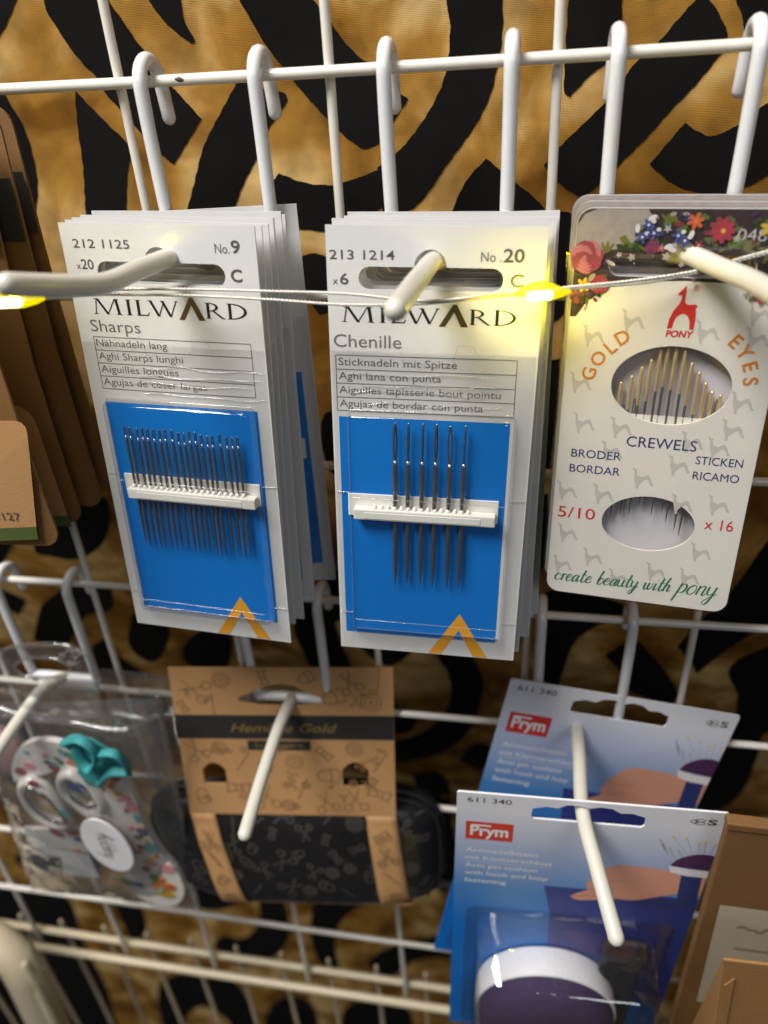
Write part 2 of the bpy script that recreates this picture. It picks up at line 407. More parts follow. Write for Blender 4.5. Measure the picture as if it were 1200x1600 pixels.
MOTIF = [
 [(0, -60), (30, -10), (0, 55), (-60, 120), (-120, 60)],
 [(40, -70), (68, 0), (75, 20), (100, 60), (130, 100), (152, 122), (165, 145), (205, 190), (245, 235), (272, 257), (315, 186), (280, 146), (250, 113), (238, 93), (215, 65), (190, 30), (170, 0), (130, -70)],
 [(117, 140), (135, 160), (170, 195), (205, 232), (200, 262), (198, 335), (204, 420), (150, 440), (138, 380), (134, 330), (130, 260), (122, 200)],
 [(210, -40), (232, 0), (250, 25), (270, 45), (300, 68), (305, 65), (288, 30), (283, 0), (285, -40)],
 [(350, -50), (375, 0), (400, 45), (430, 90), (475, 145), (525, 200), (555, 225), (575, 232), (600, 215), (618, 185), (638, 155), (620, 140), (590, 100), (570, 95), (535, 60), (510, 25), (490, 0), (460, -50)],
 [(372, 125), (415, 140), (445, 146), (450, 156), (430, 185), (415, 210), (400, 250), (380, 290), (365, 330), (340, 400), (270, 400), (292, 330), (305, 280), (320, 225), (345, 175)],
 [(435, 270), (480, 286), (525, 288), (565, 275), (612, 258), (630, 300), (560, 350), (540, 362), (470, 358), (400, 350), (420, 295)],
 [(690, -60), (697, 0), (703, 35), (702, 75), (695, 120), (675, 165), (645, 210), (620, 238), (590, 262), (600, 345), (650, 322), (700, 255), (740, 200), (765, 150), (778, 100), (785, 50), (785, 0), (780, -60)],
 [(690, 400), (707, 330), (730, 280), (760, 247), (800, 280), (850, 325), (880, 400)],
 [(888, -60), (888, 0), (884, 70), (882, 145), (890, 152), (925, 115), (950, 95), (970, 40), (972, 0), (970, -60)],
 [(1092, -6), (1055, 35), (1030, 65), (995, 95), (950, 155), (878, 225), (850, 258), (872, 285), (910, 310), (950, 275), (980, 245), (1015, 210), (1050, 170), (1080, 140), (1120, 92), (1137, 65), (1125, 25), (1106, -4)],
 [(1140, -60), (1150, 0), (1160, 30), (1165, 65), (1200, 40), (1300, -20), (1300, -60)],
 [(1070, 192), (1015, 257), (1050, 285), (1090, 300), (1130, 302), (1170, 290), (1200, 272), (1300, 200), (1300, 120), (1200, 160), (1145, 200), (1110, 212), (1090, 205)],
 [(-60, 120), (0, 140), (15, 160), (40, 205), (57, 270), (58, 310), (48, 350), (0, 420), (-60, 430)],
 [(50, 800), (90, 785), (160, 776), (172, 800), (165, 840), (140, 866), (110, 874), (75, 868), (55, 862)],
 [(-40, 820), (22, 840), (0, 882), (-40, 895)], [(-30, 905), (10, 925), (40, 940), (28, 962), (0, 950), (-30, 950)],
 [(82, 932), (110, 915), (140, 917), (175, 922), (172, 952), (136, 962), (122, 978), (110, 1000), (102, 1010), (50, 1004), (62, 952)],
 [(140, 1018), (162, 1000), (185, 1030), (210, 1048), (230, 1062), (180, 1068), (152, 1058)],
 [(205, 960), (230, 965), (262, 982), (250, 1028), (230, 1038), (200, 1012)], [(285, 1015), (320, 985), (360, 1000), (350, 1060), (292, 1042)],
 [(215, 1090), (255, 1085), (270, 1180), (240, 1190), (225, 1140)],
 [(462, 402), (495, 396), (520, 410), (520, 480), (500, 492), (484, 470), (470, 440)], [(505, 650), (545, 640), (545, 740), (515, 735)],
 [(500, 905), (560, 880), (560, 960), (523, 973), (534, 1010), (548, 1041), (560, 1075), (490, 1075), (482, 1041), (460, 988), (464, 944), (490, 930)],
 [(560, 1010), (600, 1000), (650, 1015), (614, 1042), (588, 1036)],
 [(684, 1028), (690, 1000), (730, 1000), (739, 1028), (754, 1065), (750, 1105), (732, 1150), (699, 1182), (658, 1200), (600, 1210), (540, 1212), (540, 1168), (620, 1164), (658, 1153), (691, 1124), (704, 1091), (699, 1054)],
 [(560, 1095), (600, 1105), (655, 1124), (636, 1153), (560, 1158)], [(715, 1200), (743, 1171), (775, 1179), (752, 1222)],
 [(640, 1225), (690, 1228), (705, 1290), (720, 1360), (690, 1400), (660, 1330)],
 [(868, 330), (892, 335), (888, 480), (864, 505), (858, 430)], [(845, 570), (875, 560), (868, 660), (858, 742), (840, 740)], [(840, 780), (856, 770), (856, 880), (838, 895)],
 [(850, 930), (900, 925), (975, 945), (975, 962), (935, 978), (900, 1003), (879, 1055), (870, 1085), (845, 1080), (848, 1000)],
 [(944, 1025), (992, 1003), (1014, 1020), (1040, 1052), (1060, 1085), (1054, 1105), (988, 1085), (968, 1050)],
 [(1290, 740), (1200, 845), (1150, 915), (1115, 950), (1058, 1011), (1080, 1037), (1089, 1055), (1132, 1020), (1200, 976), (1290, 920)],
 [(1141, 1046), (1200, 1011), (1290, 960), (1290, 1140), (1200, 1150), (1185, 1195), (1163, 1256), (1120, 1295), (1085, 1285), (1130, 1190), (1154, 1095)],
 [(-60, 1375), (36, 1382), (100, 1400), (115, 1420), (130, 1470), (165, 1540), (180, 1590), (205, 1670), (-60, 1690)],
 [(174, 1400), (216, 1412), (228, 1458), (205, 1470), (190, 1440)], [(300, 1380), (384, 1375), (372, 1412), (312, 1420)],
 [(400, 1385), (440, 1405), (452, 1440), (450, 1468), (420, 1502), (372, 1508), (332, 1480), (345, 1464), (382, 1466), (404, 1440)],
 [(500, 1385), (560, 1382), (640, 1395), (560, 1418), (526, 1456), (530, 1518), (505, 1512), (486, 1470), (487, 1425)],
 [(572, 1505), (600, 1484), (640, 1470), (730, 1458), (730, 1490), (650, 1502), (604, 1530)],
 [(248, 1540), (290, 1522), (360, 1528), (400, 1600), (380, 1640), (350, 1590), (312, 1574), (285, 1600), (262, 1640)],
 [(415, 1590), (450, 1558), (490, 1575), (500, 1640), (430, 1650)], [(535, 1585), (576, 1562), (640, 1580), (640, 1650), (560, 1650)],
 [(150, 1290), (60, 1300), (20, 1345), (60, 1372), (160, 1360)], [(20, 1110), (-20, 1190), (30, 1240), (60, 1180)],
]
for mi, L0 in enumerate(MOTIF):
    loop = []
    for p in smooth_loop(L0, 14, 0.95 if mi < 14 else 1.45):
        q = at(p.x, p.y, 22.0)
        for _ in range(6): q = at(p.x, p.y, cloth_y(q.x, q.z) * 0.6 + q.y * 0.4)
        loop.append(Vector((q.x, q.z, 0)))
    o = loop[0]
    bm = bmesh.new(); vv = [bm.verts.new((p.x, 0, p.y)) for p in loop]
    es = [bm.edges.new((vv[i], vv[(i + 1) % len(vv)])) for i in range(len(vv))]
    bmesh.ops.triangle_fill(bm, edges=es, use_beauty=True)
    for _ in range(3):
        lo = [e for e in bm.edges if e.calc_length() > 9]
        if lo: bmesh.ops.subdivide_edges(bm, edges=lo, cuts=1); bmesh.ops.triangulate(bm, faces=[f for f in bm.faces if len(f.verts) > 3])
    for v in bm.verts:                                # the dye creeps unevenly along the threads
        a, b = v.co.x, v.co.z; v.co.x += 0.10 * math.sin(b * 1.3 + a) + 0.04 * math.sin(b * 5.1); v.co.z += 0.10 * math.sin(a * 1.1 - b) + 0.04 * math.sin(a * 4.7)
    for v in bm.verts: v.co.y = cloth_y(v.co.x, v.co.z) - 0.2
    for v in bm.verts: v.co *= MM
    bmesh.ops.recalc_face_normals(bm, faces=bm.faces)
    if bm.faces and sum(f.normal.y for f in bm.faces) > 0: bmesh.ops.reverse_faces(bm, faces=bm.faces)
    me = bpy.data.meshes.new('black_motif'); bm.to_mesh(me); bm.free(); me.polygons.foreach_set('use_smooth', [True] * len(me.polygons))
    add('black_motif', me, M['dye'], CLOTH)

# ================================================================== wire rack
G = 50.0
rack = thing('wire_rack', 'ivory enamelled wire grid rack standing before the printed cloth', 'wire rack', (100, 0, -480))
RO = Vector((100, 0, -480))
def rk(pts): return [Vector(p) - RO for p in pts]
def wavy(a, b, n, amp):
    a, b = Vector(a), Vector(b); ph = random.random() * 6
    return [a.lerp(b, i / n) + Vector((amp * math.sin(ph + i * 1.1), amp * 0.5 * math.cos(ph + i), amp * math.sin(ph * 2 + i * 0.9))) for i in range(n + 1)]
for k in range(-4, 7):
    tube('upright_wire', rk(wavy((k * G, 0, 90), (k * G, 0, -402), 12, 0.35)), 1.15, M['wire'], rack, 10)
for r in range(1, -8, -1):
    tube('cross_wire', rk(wavy((-230, -2.2, r * G), (330, -2.2, r * G), 12, 0.35)), 1.25, M['wire'], rack, 10)
tube('bottom_rail', rk(wavy((-230, -4.5, -401), (330, -4.5, -401), 12, 0.3)), 2.1, M['rail'], rack, 10)
tube('bottom_rail', rk(wavy((-230, 2.6, -396), (330, 2.6, -396), 12, 0.3)), 1.9, M['rail'], rack, 10)
for k in range(-9, 14):
    tube('lower_wire', rk(wavy((k * G / 2 + 9, 8, -396), (k * G / 2 + 9, 8, -600), 6, 0.3)), 1.1, M['rail'], rack, 8)
cp = at(281, 124, -3.3) - RO
v, f = tube_geo([cp + Vector((-.9, 0, .1)), cp, cp + Vector((.7, 0, -.15))], [.35, .62, .4], 8)
obj('paint_chip', v, f, M['chip_dark'], rack, True)
# tubular post with its welded foot rail, low at the side
post = thing('rack_post', 'thick cream tubular post below the end of the bottom rail', 'post', (-86, -34, -545))
tube('tube', [(0, 0, 0), (2, 0, 60), (5, 1, 130), (7, 2, 176), (5, 3, 190), (-4, 4, 198), (-20, 5, 201), (-60, 5, 202)], 9, M['rail'], post, 20)
tube('brace', [(11, -4, 60), (15, -3, 150), (12, 0, 190)], 2.4, M['rail'], post, 10)
tube('foot_rail', [(0, 2, 62), (60, 4, 58), (220, 6, 50)], 5, M['rail'], post, 12)

# ================================================================== hooks
def hook(label, cx, zw, prong_pts, r_prong=2.05, half=13.4):
    """double-loop rack hook: two legs hooked over a cross wire, a crossbar and one prong"""
    pos = (cx, -5, zw - 40); h = thing('display_hook', label, 'hook', pos, group='white hooks on the wire rack')
    for s in (-1, 1):
        x = s * half
        arc = [(x, 10.2, 31.5), (x, 9.6, 35)]
        for k in range(9):
            a = math.pi * k / 8; arc.append((x + 0.0, 3.4 + 5.6 * math.cos(a), 38.5 + 5.6 * math.sin(a)))
        arc += [(x, -2.2, 30), (x * 0.99, -2.0, 16), (x * 0.97, -1.6, 2), (x * 0.93, -1.4, -3)]
        tube('leg', catmull(arc, 3), 1.62, M['hook'], h, 12)
    tube('crossbar', [(-half * 0.95, -1.4, -1.5), (half * 0.95, -1.4, -1.5)], 1.95, M['hook'], h, 12)
    P = [Vector((0, -2, -1))] + [Vector(p) - Vector(pos) for p in prong_pts]
    tube('prong', catmull(P, 8), r_prong, M['prong'], h, 18)
    return h
hook('white double-loop hook carrying the needle cards with the long row of thin needles', 71.4, 0, [(67.5, -24, -34.2), (66, -40, -32.4), (65, -54, -31.5), (62.5, -64, -29), (59.2, -75, -25.6)])
hook('white double-loop hook carrying the cards with six large needles', 126.9, 0, [(125.6, -24, -35.8), (124.7, -45, -34), (123.8, -66, -33.0)])
hook('white double-loop hook carrying the cream needle packs', 175.0, 0, [(177.5, -18, -36.6), (183, -30, -36.6), (186.4, -40, -36.2), (188.6, -57, -35.0), (190, -70, -34)])
hook('white hook carrying the clear bag of floral scissors', -18.5, -150, [(-20.5, -18, -187.5), (-21, -40, -188), (-21, -60, -190)])
hook('white hook carrying the kraft-sleeved sewing kit', 69.7, -150, [(69.8, -24, -188.6), (70, -45, -189.5), (70.4, -62, -191)])
hook('white hook carrying the blue pin cushion cards', 167.4, -150, [(167.2, -26, -186), (167, -48, -183), (170, -64, -184), (174.2, -80, -188.2)])

# ================================================================== needle cards with blue panels
def euro_slot(cx, zc, half, r, bump_r, bump_z):
    """hang hole: rounded slot with a round rise in the middle"""
    out = []
    for k in range(9): a = math.radians(-90 + 180 * k / 8); out.append((cx + half - r + r * math.cos(a), zc + r * math.sin(a)))
    top = zc + r; dx = math.sqrt(max(bump_r ** 2 - (top - bump_z) ** 2, 0.01)); a0 = math.atan2(top - bump_z, dx)
    for k in range(11): a = a0 + (math.pi - 2 * a0) * k / 10; out.append((cx + bump_r * math.cos(a), bump_z + bump_r * math.sin(a)))
    for k in range(9): a = math.radians(90 + 180 * k / 8); out.append((cx - half + r + r * math.cos(a), zc + r * math.sin(a)))
    return out

def serif_word(parent, x0, zb, cap, mat_, y):
    """the wide roman capitals of the card's heading, drawn stroke by stroke; 39 mm wide at scale 1"""
    s = 1.0; step = [0]
    def q(pts): step[0] += 1; shape('heading_letter_stroke', [[(x0 + p[0], zb + p[1] * cap) for p in pts]], mat_, word, y=y - 0.002 * (step[0] % 7))
    word = add('heading_lettering', bpy.data.meshes.new('heading_lettering'), mat_, parent)
    vsA, fsA = [], []
    def poly(pts):
        step[0] += 1
        v, f = shape_geo([[(x0 + p[0], zb + p[1] * cap) for p in pts]], y=y - 0.002 * (step[0] % 7))
        b = len(vsA); vsA.extend(v); fsA.extend(tuple(i + b for i in t) for t in f)
    def stroke(xa, za, xb, zb_, w): poly([(xa - w / 2, za), (xa + w / 2, za), (xb + w / 2, zb_), (xb - w / 2, zb_)])
    def serif(x, z, w):
        if z < 0.5: poly([(x - w / 2, 0), (x + w / 2, 0), (x + w / 4, 0.05), (x - w / 4, 0.05)])
        else: poly([(x - w / 2, 1), (x - w / 4, 0.95), (x + w / 4, 0.95), (x + w / 2, 1)])
    T, t = 0.72, 0.28
    # M
    stroke(1.0, 0, 1.6, 1, t); stroke(1.8, 1, 4.2, 0, T); stroke(4.1, 0, 6.3, 1, t); stroke(7.1, 0, 6.6, 1, T); serif(1.0, 0, 1.5); serif(7.1, 0, 1.7); serif(1.3, 1, 1.1); serif(6.8, 1, 1.1)
    # I L
    stroke(9.7, 0, 9.7, 1, T); serif(9.7, 0, 1.6); serif(9.7, 1, 1.6)
    stroke(12.2, 0, 12.2, 1, T); serif(12.2, 0, 1.5); serif(12.2, 1, 1.6); poly([(12.2, 0), (14.6, 0), (14.95, 0.24), (14.75, 0.24), (14.4, 0.07), (12.2, 0.07)])
    # W
    stroke(15.4, 1, 17.2, 0, T); stroke(17.2, 0, 18.7, 0.9, t); stroke(18.4, 1, 20.2, 0, T); stroke(20.2, 0, 21.9, 1, t); serif(15.3, 1, 1.5); serif(18.4, 1, 1.3); serif(21.9, 1, 1.2)
    # R
    stroke(29.6, 0, 29.6, 1, T); serif(29.6, 0, 1.6); serif(29.5, 1, 1.5)
    def bowl(x, za, zb_, w, th, zin):
        o = [(x, za)] + [(x + w * math.sin(math.pi * k / 12), (za + zb_) / 2 - (zb_ - za) / 2 * math.cos(math.pi * k / 12)) for k in range(1, 12)] + [(x, zb_)]
        i = [(x, zb_ - zin)] + [(x + (w - th) * math.sin(math.pi * k / 12), (za + zb_) / 2 + ((zb_ - za) / 2 - zin) * math.cos(math.pi * k / 12)) for k in range(1, 12)] + [(x, za + zin)]
        poly(o + i)
    bowl(29.8, 0.45, 1.0, 2.3, 0.7, 0.06); stroke(30.9, 0.48, 33.2, 0, T); serif(33.3, 0, 1.0)
    # D
    stroke(34.9, 0, 34.9, 1, T); bowl(35.0, 0.0, 1.0, 4.0, 0.75, 0.06); serif(34.7, 0, 1.2); serif(34.7, 1, 1.2)
    me = mk('heading_lettering', vsA, fsA); me.materials.append(mat_); word.data = me
    # the broad chevron that stands for the A
    shape('heading_chevron', [[(x0 + a, zb + b * cap) for a, b in ((22.2, -0.16), (23.6, -0.16), (25.55, 0.80), (27.1, -0.16), (28.7, -0.16), (26.1, 1.28), (25.3, 1.28))]], M['foil'], parent, y=y)

def needle_mesh(name, L, r, eye, eye_w, seg=8):
    """needle hanging from its eye at z=0 to the point at z=-L; long eye formed by two thin sides"""
    ew = eye_w; zs = [-eye, -eye - 1.0, -eye - 3, -L * 0.80, -L * 0.91, -L * 0.97, -L]
    rs = [r * 0.8, r * 0.95, r, r, r * 0.72, r * 0.36, 0.03]
    v, f = tube_geo([(0, 0, z) for z in zs], rs, seg, cap=False)
    for s in (-1, 1):
        pts = [(s * 0.02, 0, -0.15)] + [(s * ew * math.sin(math.pi * min(max(k / 8, 0.0), 1)) ** 0.6, 0, -0.15 - (eye + 0.2 - 0.15) * k / 8) for k in range(1, 8)] + [(s * 0.05, 0, -eye - 0.3)]
        a, b = tube_geo(pts, [r * 0.42] + [r * 0.40] * 7 + [r * 0.55], 6)
        o = len(v); v += a; f += [tuple(i + o for i in t) for t in b]
    me = mk(name, v, f, True); return me

def blister_geo(x0, x1, z0, z1, bx0, bx1, bz0, bz1, h, y):
    """flat flange, near-upright walls, rounded shoulder and a slightly sagging, dimpled top"""
    R_, n = 1.6, 5
    lv = [(rrect(x0, x1, z0, z1, .4, n), y), (rrect(bx0 - .3, bx1 + .3, bz0 - .3, bz1 + .3, 1.2, n), y), (rrect(bx0, bx1, bz0, bz1, 1.2, n), y - .25)]
    for k in range(6):
        a = math.pi / 2 * k / 5; g = .25 + R_ * (1 - math.cos(a)); lv.append((rrect(bx0 + g, bx1 - g, bz0 + g, bz1 - g, 1.2, n), y - (h - R_) - R_ * math.sin(a)))
    vs, fs, m = [], [], 4 * (n + 1)
    for R, yy in lv: vs += [(p[0], yy, p[1]) for p in R]
    for i in range(len(lv) - 1):
        for k in range(m): a, b = i * m + k, i * m + (k + 1) % m; fs.append((a, b, b + m, a + m))
    fs.append(tuple((len(lv) - 1) * m + k for k in range(m))); return vs, fs

NEEDLE_SHARP = needle_mesh('thin_needle', 34.6, 0.38, 2.6, 0.28)
NEEDLE_BIG = needle_mesh('large_needle', 44.8, 0.62, 9.6, 0.45)

def needle_card(label, group, pos, rv, kind, front=True, dz=0.0, dx=0.0, blue_show=False):
    c = thing('needle_card', label, 'needle card', pos, rv, group)
    cx = dx - (0.8 if kind == 'six' else 0.0)
    slot = euro_slot(cx, -10.6 - (0.3 if kind == 'six' else 0), 15.7, 2.45, 3.45, -8.2)
    shape('card', [rect(-23.5, 23.5, -110, 0), slot], M['card'], c, y=-0.25, thick=0.5)
    o = (-20.2, 20.2, -103.6, -42.0) if kind != 'six' else (-21.9, 18.4, -104.7, -42.9)
    shape('blue_panel', rect(*o), M['blue'], c, y=-0.30)
    hz = -61.4 if kind != 'six' else -62.8; hx0, hx1 = (-18.5, 19.0) if kind != 'six' else (-20.2, 17.0)
    hs = box('needle_strip', hx0, hx1, -0.75, -0.32, hz - 6.1, hz, M['strip'], c, 0.15)
    if front:
        box('grip_bar', hx0 + 1.7, hx1 - 0.6, -3.3, -0.8, hz - 6.0, hz - 3.0, M['strip'], hs, 0.35)
        box('grip_panel', hx0 + 4.4, hx1 - 4.2, -3.42, -3.25, hz - 5.5, hz - 3.8, M['strip'], hs, 0.08)
    b = (-19.7, 19.4, -103.2, -41.0)
    vs, fs = blister_geo(-23.2, 23.2, -109.6, -27.1, *b, 3.6 if front else 2.0, -0.42)
    bl = obj('blister', vs, fs, M['film'], c, True); bl.modifiers.new('e', 'EDGE_SPLIT').split_angle = 0.7
    if not front: return c
    for z in ((-61.9, -98.6) if kind != 'six' else (-62.6, -98.2)):      # creases pressed across the film
        tube('film_crease', [(-23.1, -0.5, z), (-19.9, -0.6, z)], 0.13, M['film_edge'], bl, 6)
        tube('film_crease', [(19.6, -0.6, z), (23.1, -0.5, z)], 0.13, M['film_edge'], bl, 6)
        tube('film_crease', [(-18.4, -4.02, z + .2), (18.2, -4.02, z)], 0.11, M['film_edge'], bl, 6)
    for g, yy_ in ((0.0, -0.5),):
        L = rrect(b[0] + g, b[1] - g, b[2] + g, b[3] - g, 1.0, 3); tube('film_fold', [(p[0], yy_ - 0.12, p[1]) for p in L], 0.12, M['film_edge'], bl, 5, closed=True)
    rw = random.Random(21 if kind == 'six' else 22)
    for z in (-32.4, -34.8, -36.6, -39.4):       # puckers in the film above the pocket
        xs = rw.uniform(-22, -8); tube('film_pucker', catmull([(xs + k * 5.2, -0.52, z + rw.uniform(-.45, .45)) for k in range(7)], 4), [.02] + [.09] * 23 + [.02], M['film_edge'], bl, 5)
    flap = [(-23.2, -27.1), (-12, -27.1), (-11, -25.4), (-7.6, -25.3), (-6.6, -29.6), (4.4, -29.6), (5.8, -25.1), (9.2, -25.2), (10.2, -27.1), (23.2, -27.1)]
    ribbon('film_flap_edge', [flap[i:i + 2] for i in range(len(flap) - 1)], 0.2, M['film_edge'], bl, y=-0.55)
    # printing
    I, I2 = M['ink'], M['ink2']
    if kind == 'sharp':
        text('212 1125', c, -20.7, -5.3, 1.85, I, -6.6, bold=0.006)
        text('x', c, -20.8, -10.0, 1.5, I); text('20', c, -19.5, -10.0, 2.15, I, -16.4, bold=0.01)
        text('No.', c, 13.9, -5.8, 2.0, I, 17.3); text('9', c, 17.7, -5.7, 2.6, I, 19.8, bold=0.02)
        text('C', c, 17.0, -11.8, 2.6, I, 19.7, bold=0.025)
        serif_word(c, -19.0, -20.2, 3.6, M['black_ink'], -0.3)
        text('Sharps', c, -20.2, -24.4, 2.75, I2, -7.2)
        rows = ['Nähnadeln lang', 'Aghi Sharps lunghi', 'Aiguilles longues', 'Agujas de coser largas']; ends = (-1.0, 2.6, 1.0, 7.8); top, bot, xl, xr = -25.7, -38.6, -20.0, 20.1
        text_x = -19.5
    else:
        text('213 1214', c, -22.8, -7.0, 1.9, I, -8.5, bold=0.006)
        text('x', c, -22.2, -12.3, 1.5, I); text('6', c, -20.6, -12.3, 2.3, I, -18.7, bold=0.015)
        text('No .', c, 9.9, -7.1, 2.0, I, 14.2); text('20', c, 14.6, -7.1, 2.6, I, 19.0, bold=0.02)
        text('C', c, 16.3, -12.2, 2.6, I, 19.2, bold=0.02)
        serif_word(c, -20.9, -20.5, 3.4, M['black_ink'], -0.3)
        text('Chenille', c, -22.5, -26.2, 2.85, I2, -7.0)
        rows = ['Sticknadeln mit Spitze', 'Aghi lana con punta', 'Aiguilles tapisserie bout pointu', 'Agujas de bordar con punta']; ends = (5.7, 2.2, 15.8, 12.0); top, bot, xl, xr = -28.1, -41.4, -22.2, 19.0
        text_x = -21.6
    h = (top - bot) / 4
    for i, (s, e) in enumerate(zip(rows, ends)): text(s, c, text_x, top - h * (i + 1) + 0.95, 1.75, I2, e)
    lines = [[(xl, top - h * i), (xr, top - h * i)] for i in range(5)] + [[(xl, bot), (xl, top)], [(xr, bot), (xr, top)]]
    ribbon('table_lines', lines, 0.16, I2, c, y=-0.31)
    ax = 9.8 if kind == 'sharp' else 8.6
    shape('amber_chevron', [(ax - 8.0, -109.7), (ax - 4.6, -109.7), (ax, -101.6), (ax + 4.0, -109.7), (ax + 7.8, -109.7), (ax + 0.1, -96.4)], M['amber'], c, y=-0.34)
    # needles
    if kind == 'sharp':
        for i in range(20):
            x = -15.2 + i * 30.2 / 19 + random.uniform(-.3, .3); top_z = -47.6 - i * 0.035 + random.uniform(-.35, .35)
            add('needle', NEEDLE_SHARP, M['steel'], c, (x, -1.9 + random.uniform(-.15, .15), top_z), (random.uniform(-.006, .012), random.uniform(-.012, .012), random.choice((0.2, 0.9, 1.4, 1.2, -0.7))))
    else:
        for i, a in enumerate((0.75, 1.35, 1.45, 0.95, 0.05, 1.55)):
            x = -8.25 + i * 3.28 + random.uniform(-.12, .12)
            add('needle', NEEDLE_BIG, M['steel'], c, (x, -1.95, -43.4 + random.uniform(-.2, .2)), (0.004, random.uniform(-.010, .004), a))
    # small drops of relief where the needles enter the strip
    for i in range(20 if kind == 'sharp' else 15):
        x = -15.2 + i * 30.2 / 19 if kind == 'sharp' else -13.2 + i * 1.64
        v, f = tube_geo([(x, -2.4, hz - 3.0), (x, -2.1, hz - 2.6)], 0.55, 8); obj('strip_hole_rim', v, f, M['strip'], hs, True)
    return c

POS_S, RV_S = Vector((64.3, -27.4, -26.3)), (-0.0848, 0.0253, -0.0532)
needle_card('front card of twenty thin needles on blue, numbered 212 1125', 'cards of thin needles', POS_S, RV_S, 'sharp')
ORD = ['second', 'third', 'fourth', 'fifth', 'sixth', 'seventh']
for i in range(7):
    k = i + 1; last = i == 6
    pos = POS_S + Vector((0.30 * k + random.uniform(-.7, .7), 2.75 * k + random.uniform(-.3, .3), -0.12 * k + random.uniform(-.45, .45)))
    rv = (-0.080 + 0.006 * k + random.uniform(-.016, .016), 0.030 + random.uniform(-.020, .020), -0.045 + 0.01 * k + random.uniform(-.02, .02))
    if last: pos = Vector((67.0, -7.6, -27.2)); rv = (-0.03, 0.0, 0.16)
    lab = 'rearmost card of thin needles, swung aside to show its blue panel' if last else '%s card from the front in the stack of thin needle cards' % ORD[i]
    needle_card(lab, 'cards of thin needles', pos, rv, 'sharp', False)
POS_C, RV_C = Vector((125.9, -25.0, -28.4)), (-0.1055, 0.0331, 0.0228)
needle_card('front card of six large needles on blue, numbered 213 1214', 'cards of six large needles', POS_C, RV_C, 'six')
for i in range(6):
    k = i + 1
    pos = POS_C + Vector((0.40 * k + random.uniform(-.7, .7), 2.75 * k + random.uniform(-.3, .3), -0.08 * k + random.uniform(-.45, .45)))
    rv = (-0.10 + 0.007 * k + random.uniform(-.014, .014), 0.03 - 0.004 * k + random.uniform(-.016, .016), 0.02 + random.uniform(-.03, .03))
    needle_card('rearmost card in the stack of six-needle cards' if i == 5 else '%s card from the front in the stack of six-needle cards' % ORD[i], 'cards of six large needles', pos, rv, 'six', False)

# ================================================================== cream needle packs
GLYPH = dict(
 c=([[(.75, .8), (.5, 1), (.15, .7), (.15, .25), (.45, 0), (.85, .25)]], .85), r=([[(0, .6), (.2, 1), (.25, .75), (.2, 0)], [(.2, .6), (.45, .95), (.7, .85)]], .72),
 e=([[(.1, .45), (.6, .6), (.65, .9), (.4, 1), (.12, .6), (.2, .1), (.5, 0), (.9, .3)]], .88), a=([[(.75, .85), (.45, 1), (.1, .6), (.15, .1), (.4, .05), (.75, .9)], [(.75, .95), (.7, .3), (.8, 0), (1.05, .25)]], 1.0),
 t=([[(.4, 1.8), (.3, .6), (.35, .05), (.6, 0), (.85, .3)], [(.05, 1.1), (.75, 1.15)]], .8), b=([[(.3, 2), (.15, 1), (.15, .1), (.5, 0), (.75, .4), (.65, .85), (.35, .9), (.15, .5)]], .85),
 u=([[(.05, 1), (.05, .3), (.3, 0), (.6, .3), (.7, 1)], [(.7, 1), (.65, .2), (.8, 0), (1.0, .25)]], .98), y=([[(.05, 1), (.05, .4), (.3, .1), (.6, .4), (.7, 1)], [(.7, 1), (.6, -.3), (.35, -.9), (.05, -.7), (.4, -.2), (1, .3)]], .95),
 w=([[(.05, 1), (.05, .3), (.25, 0), (.5, .4), (.55, 1)], [(.55, 1), (.55, .3), (.75, 0), (1, .4), (1, 1)]], 1.2), i=([[(.2, 1), (.15, .2), (.3, 0), (.55, .3)], [(.27, 1.4), (.3, 1.55)]], .52),
 h=([[(.35, 2), (.15, 1), (.1, 0)], [(.12, .5), (.45, 1), (.65, .8), (.6, .15), (.75, 0), (1, .3)]], .98), p=([[(.25, 1.1), (.15, 0), (.05, -.9)], [(.2, .7), (.55, 1.05), (.8, .7), (.65, .15), (.25, .1)]], .95),
 o=([[(.45, 1), (.1, .6), (.15, .1), (.5, 0), (.8, .4), (.7, .9), (.45, 1)]], .92), n=([[(.1, 1), (.1, 0)], [(.1, .6), (.4, 1), (.65, .85), (.6, .15), (.75, 0), (.95, .25)]], .95))
def script_strokes(s, xh, slant=0.32):
    out, x = [], 0.0
    for ch in s:
        if ch == ' ': x += 0.75; continue
        big = ch.isupper(); g, w = GLYPH[ch.lower()]; k = 1.35 if big else 1.0
        for st in g: out.append([((x + p[0] * k + p[1] * k * slant) * xh, p[1] * k * xh) for p in st])
        x += w * k
    return out, x * xh
PONY = [(-0.02, 0), (0.18, 0.02), (0.22, 0.18), (0.30, 0.29), (0.44, 0.35), (0.58, 0.36), (0.72, 0.31), (0.82, 0.20), (0.86, 0.0), (1.02, 0.0), (1.04, 0.20), (1.02, 0.38), (0.98, 0.50),
        (1.04, 0.51), (1.03, 0.56), (0.93, 0.58), (0.70, 0.565), (0.56, 0.60), (0.53, 0.72), (0.54, 0.86), (0.52, 1.0), (0.46, 0.95), (0.34, 0.88), (0.24, 0.80), (0.27, 0.765), (0.40, 0.79), (0.39, 0.68), (0.32, 0.57), (0.14, 0.42), (0.03, 0.24)]
MINI = [(0, 1.0), (.10, .93), (.20, .90), (.19, .80), (.24, .62), (.45, .55), (.62, .66), (.74, .68), (.86, .52), (.93, .32), (1.0, .26), (1.02, .20), (.88, .20), (.80, .36), (.70, .50), (.58, .46), (.42, .30), (.34, .18), (.34, 0), (.24, .02), (.20, .22), (.12, .46), (.10, .66), (.10, .80), (.0, .90)]
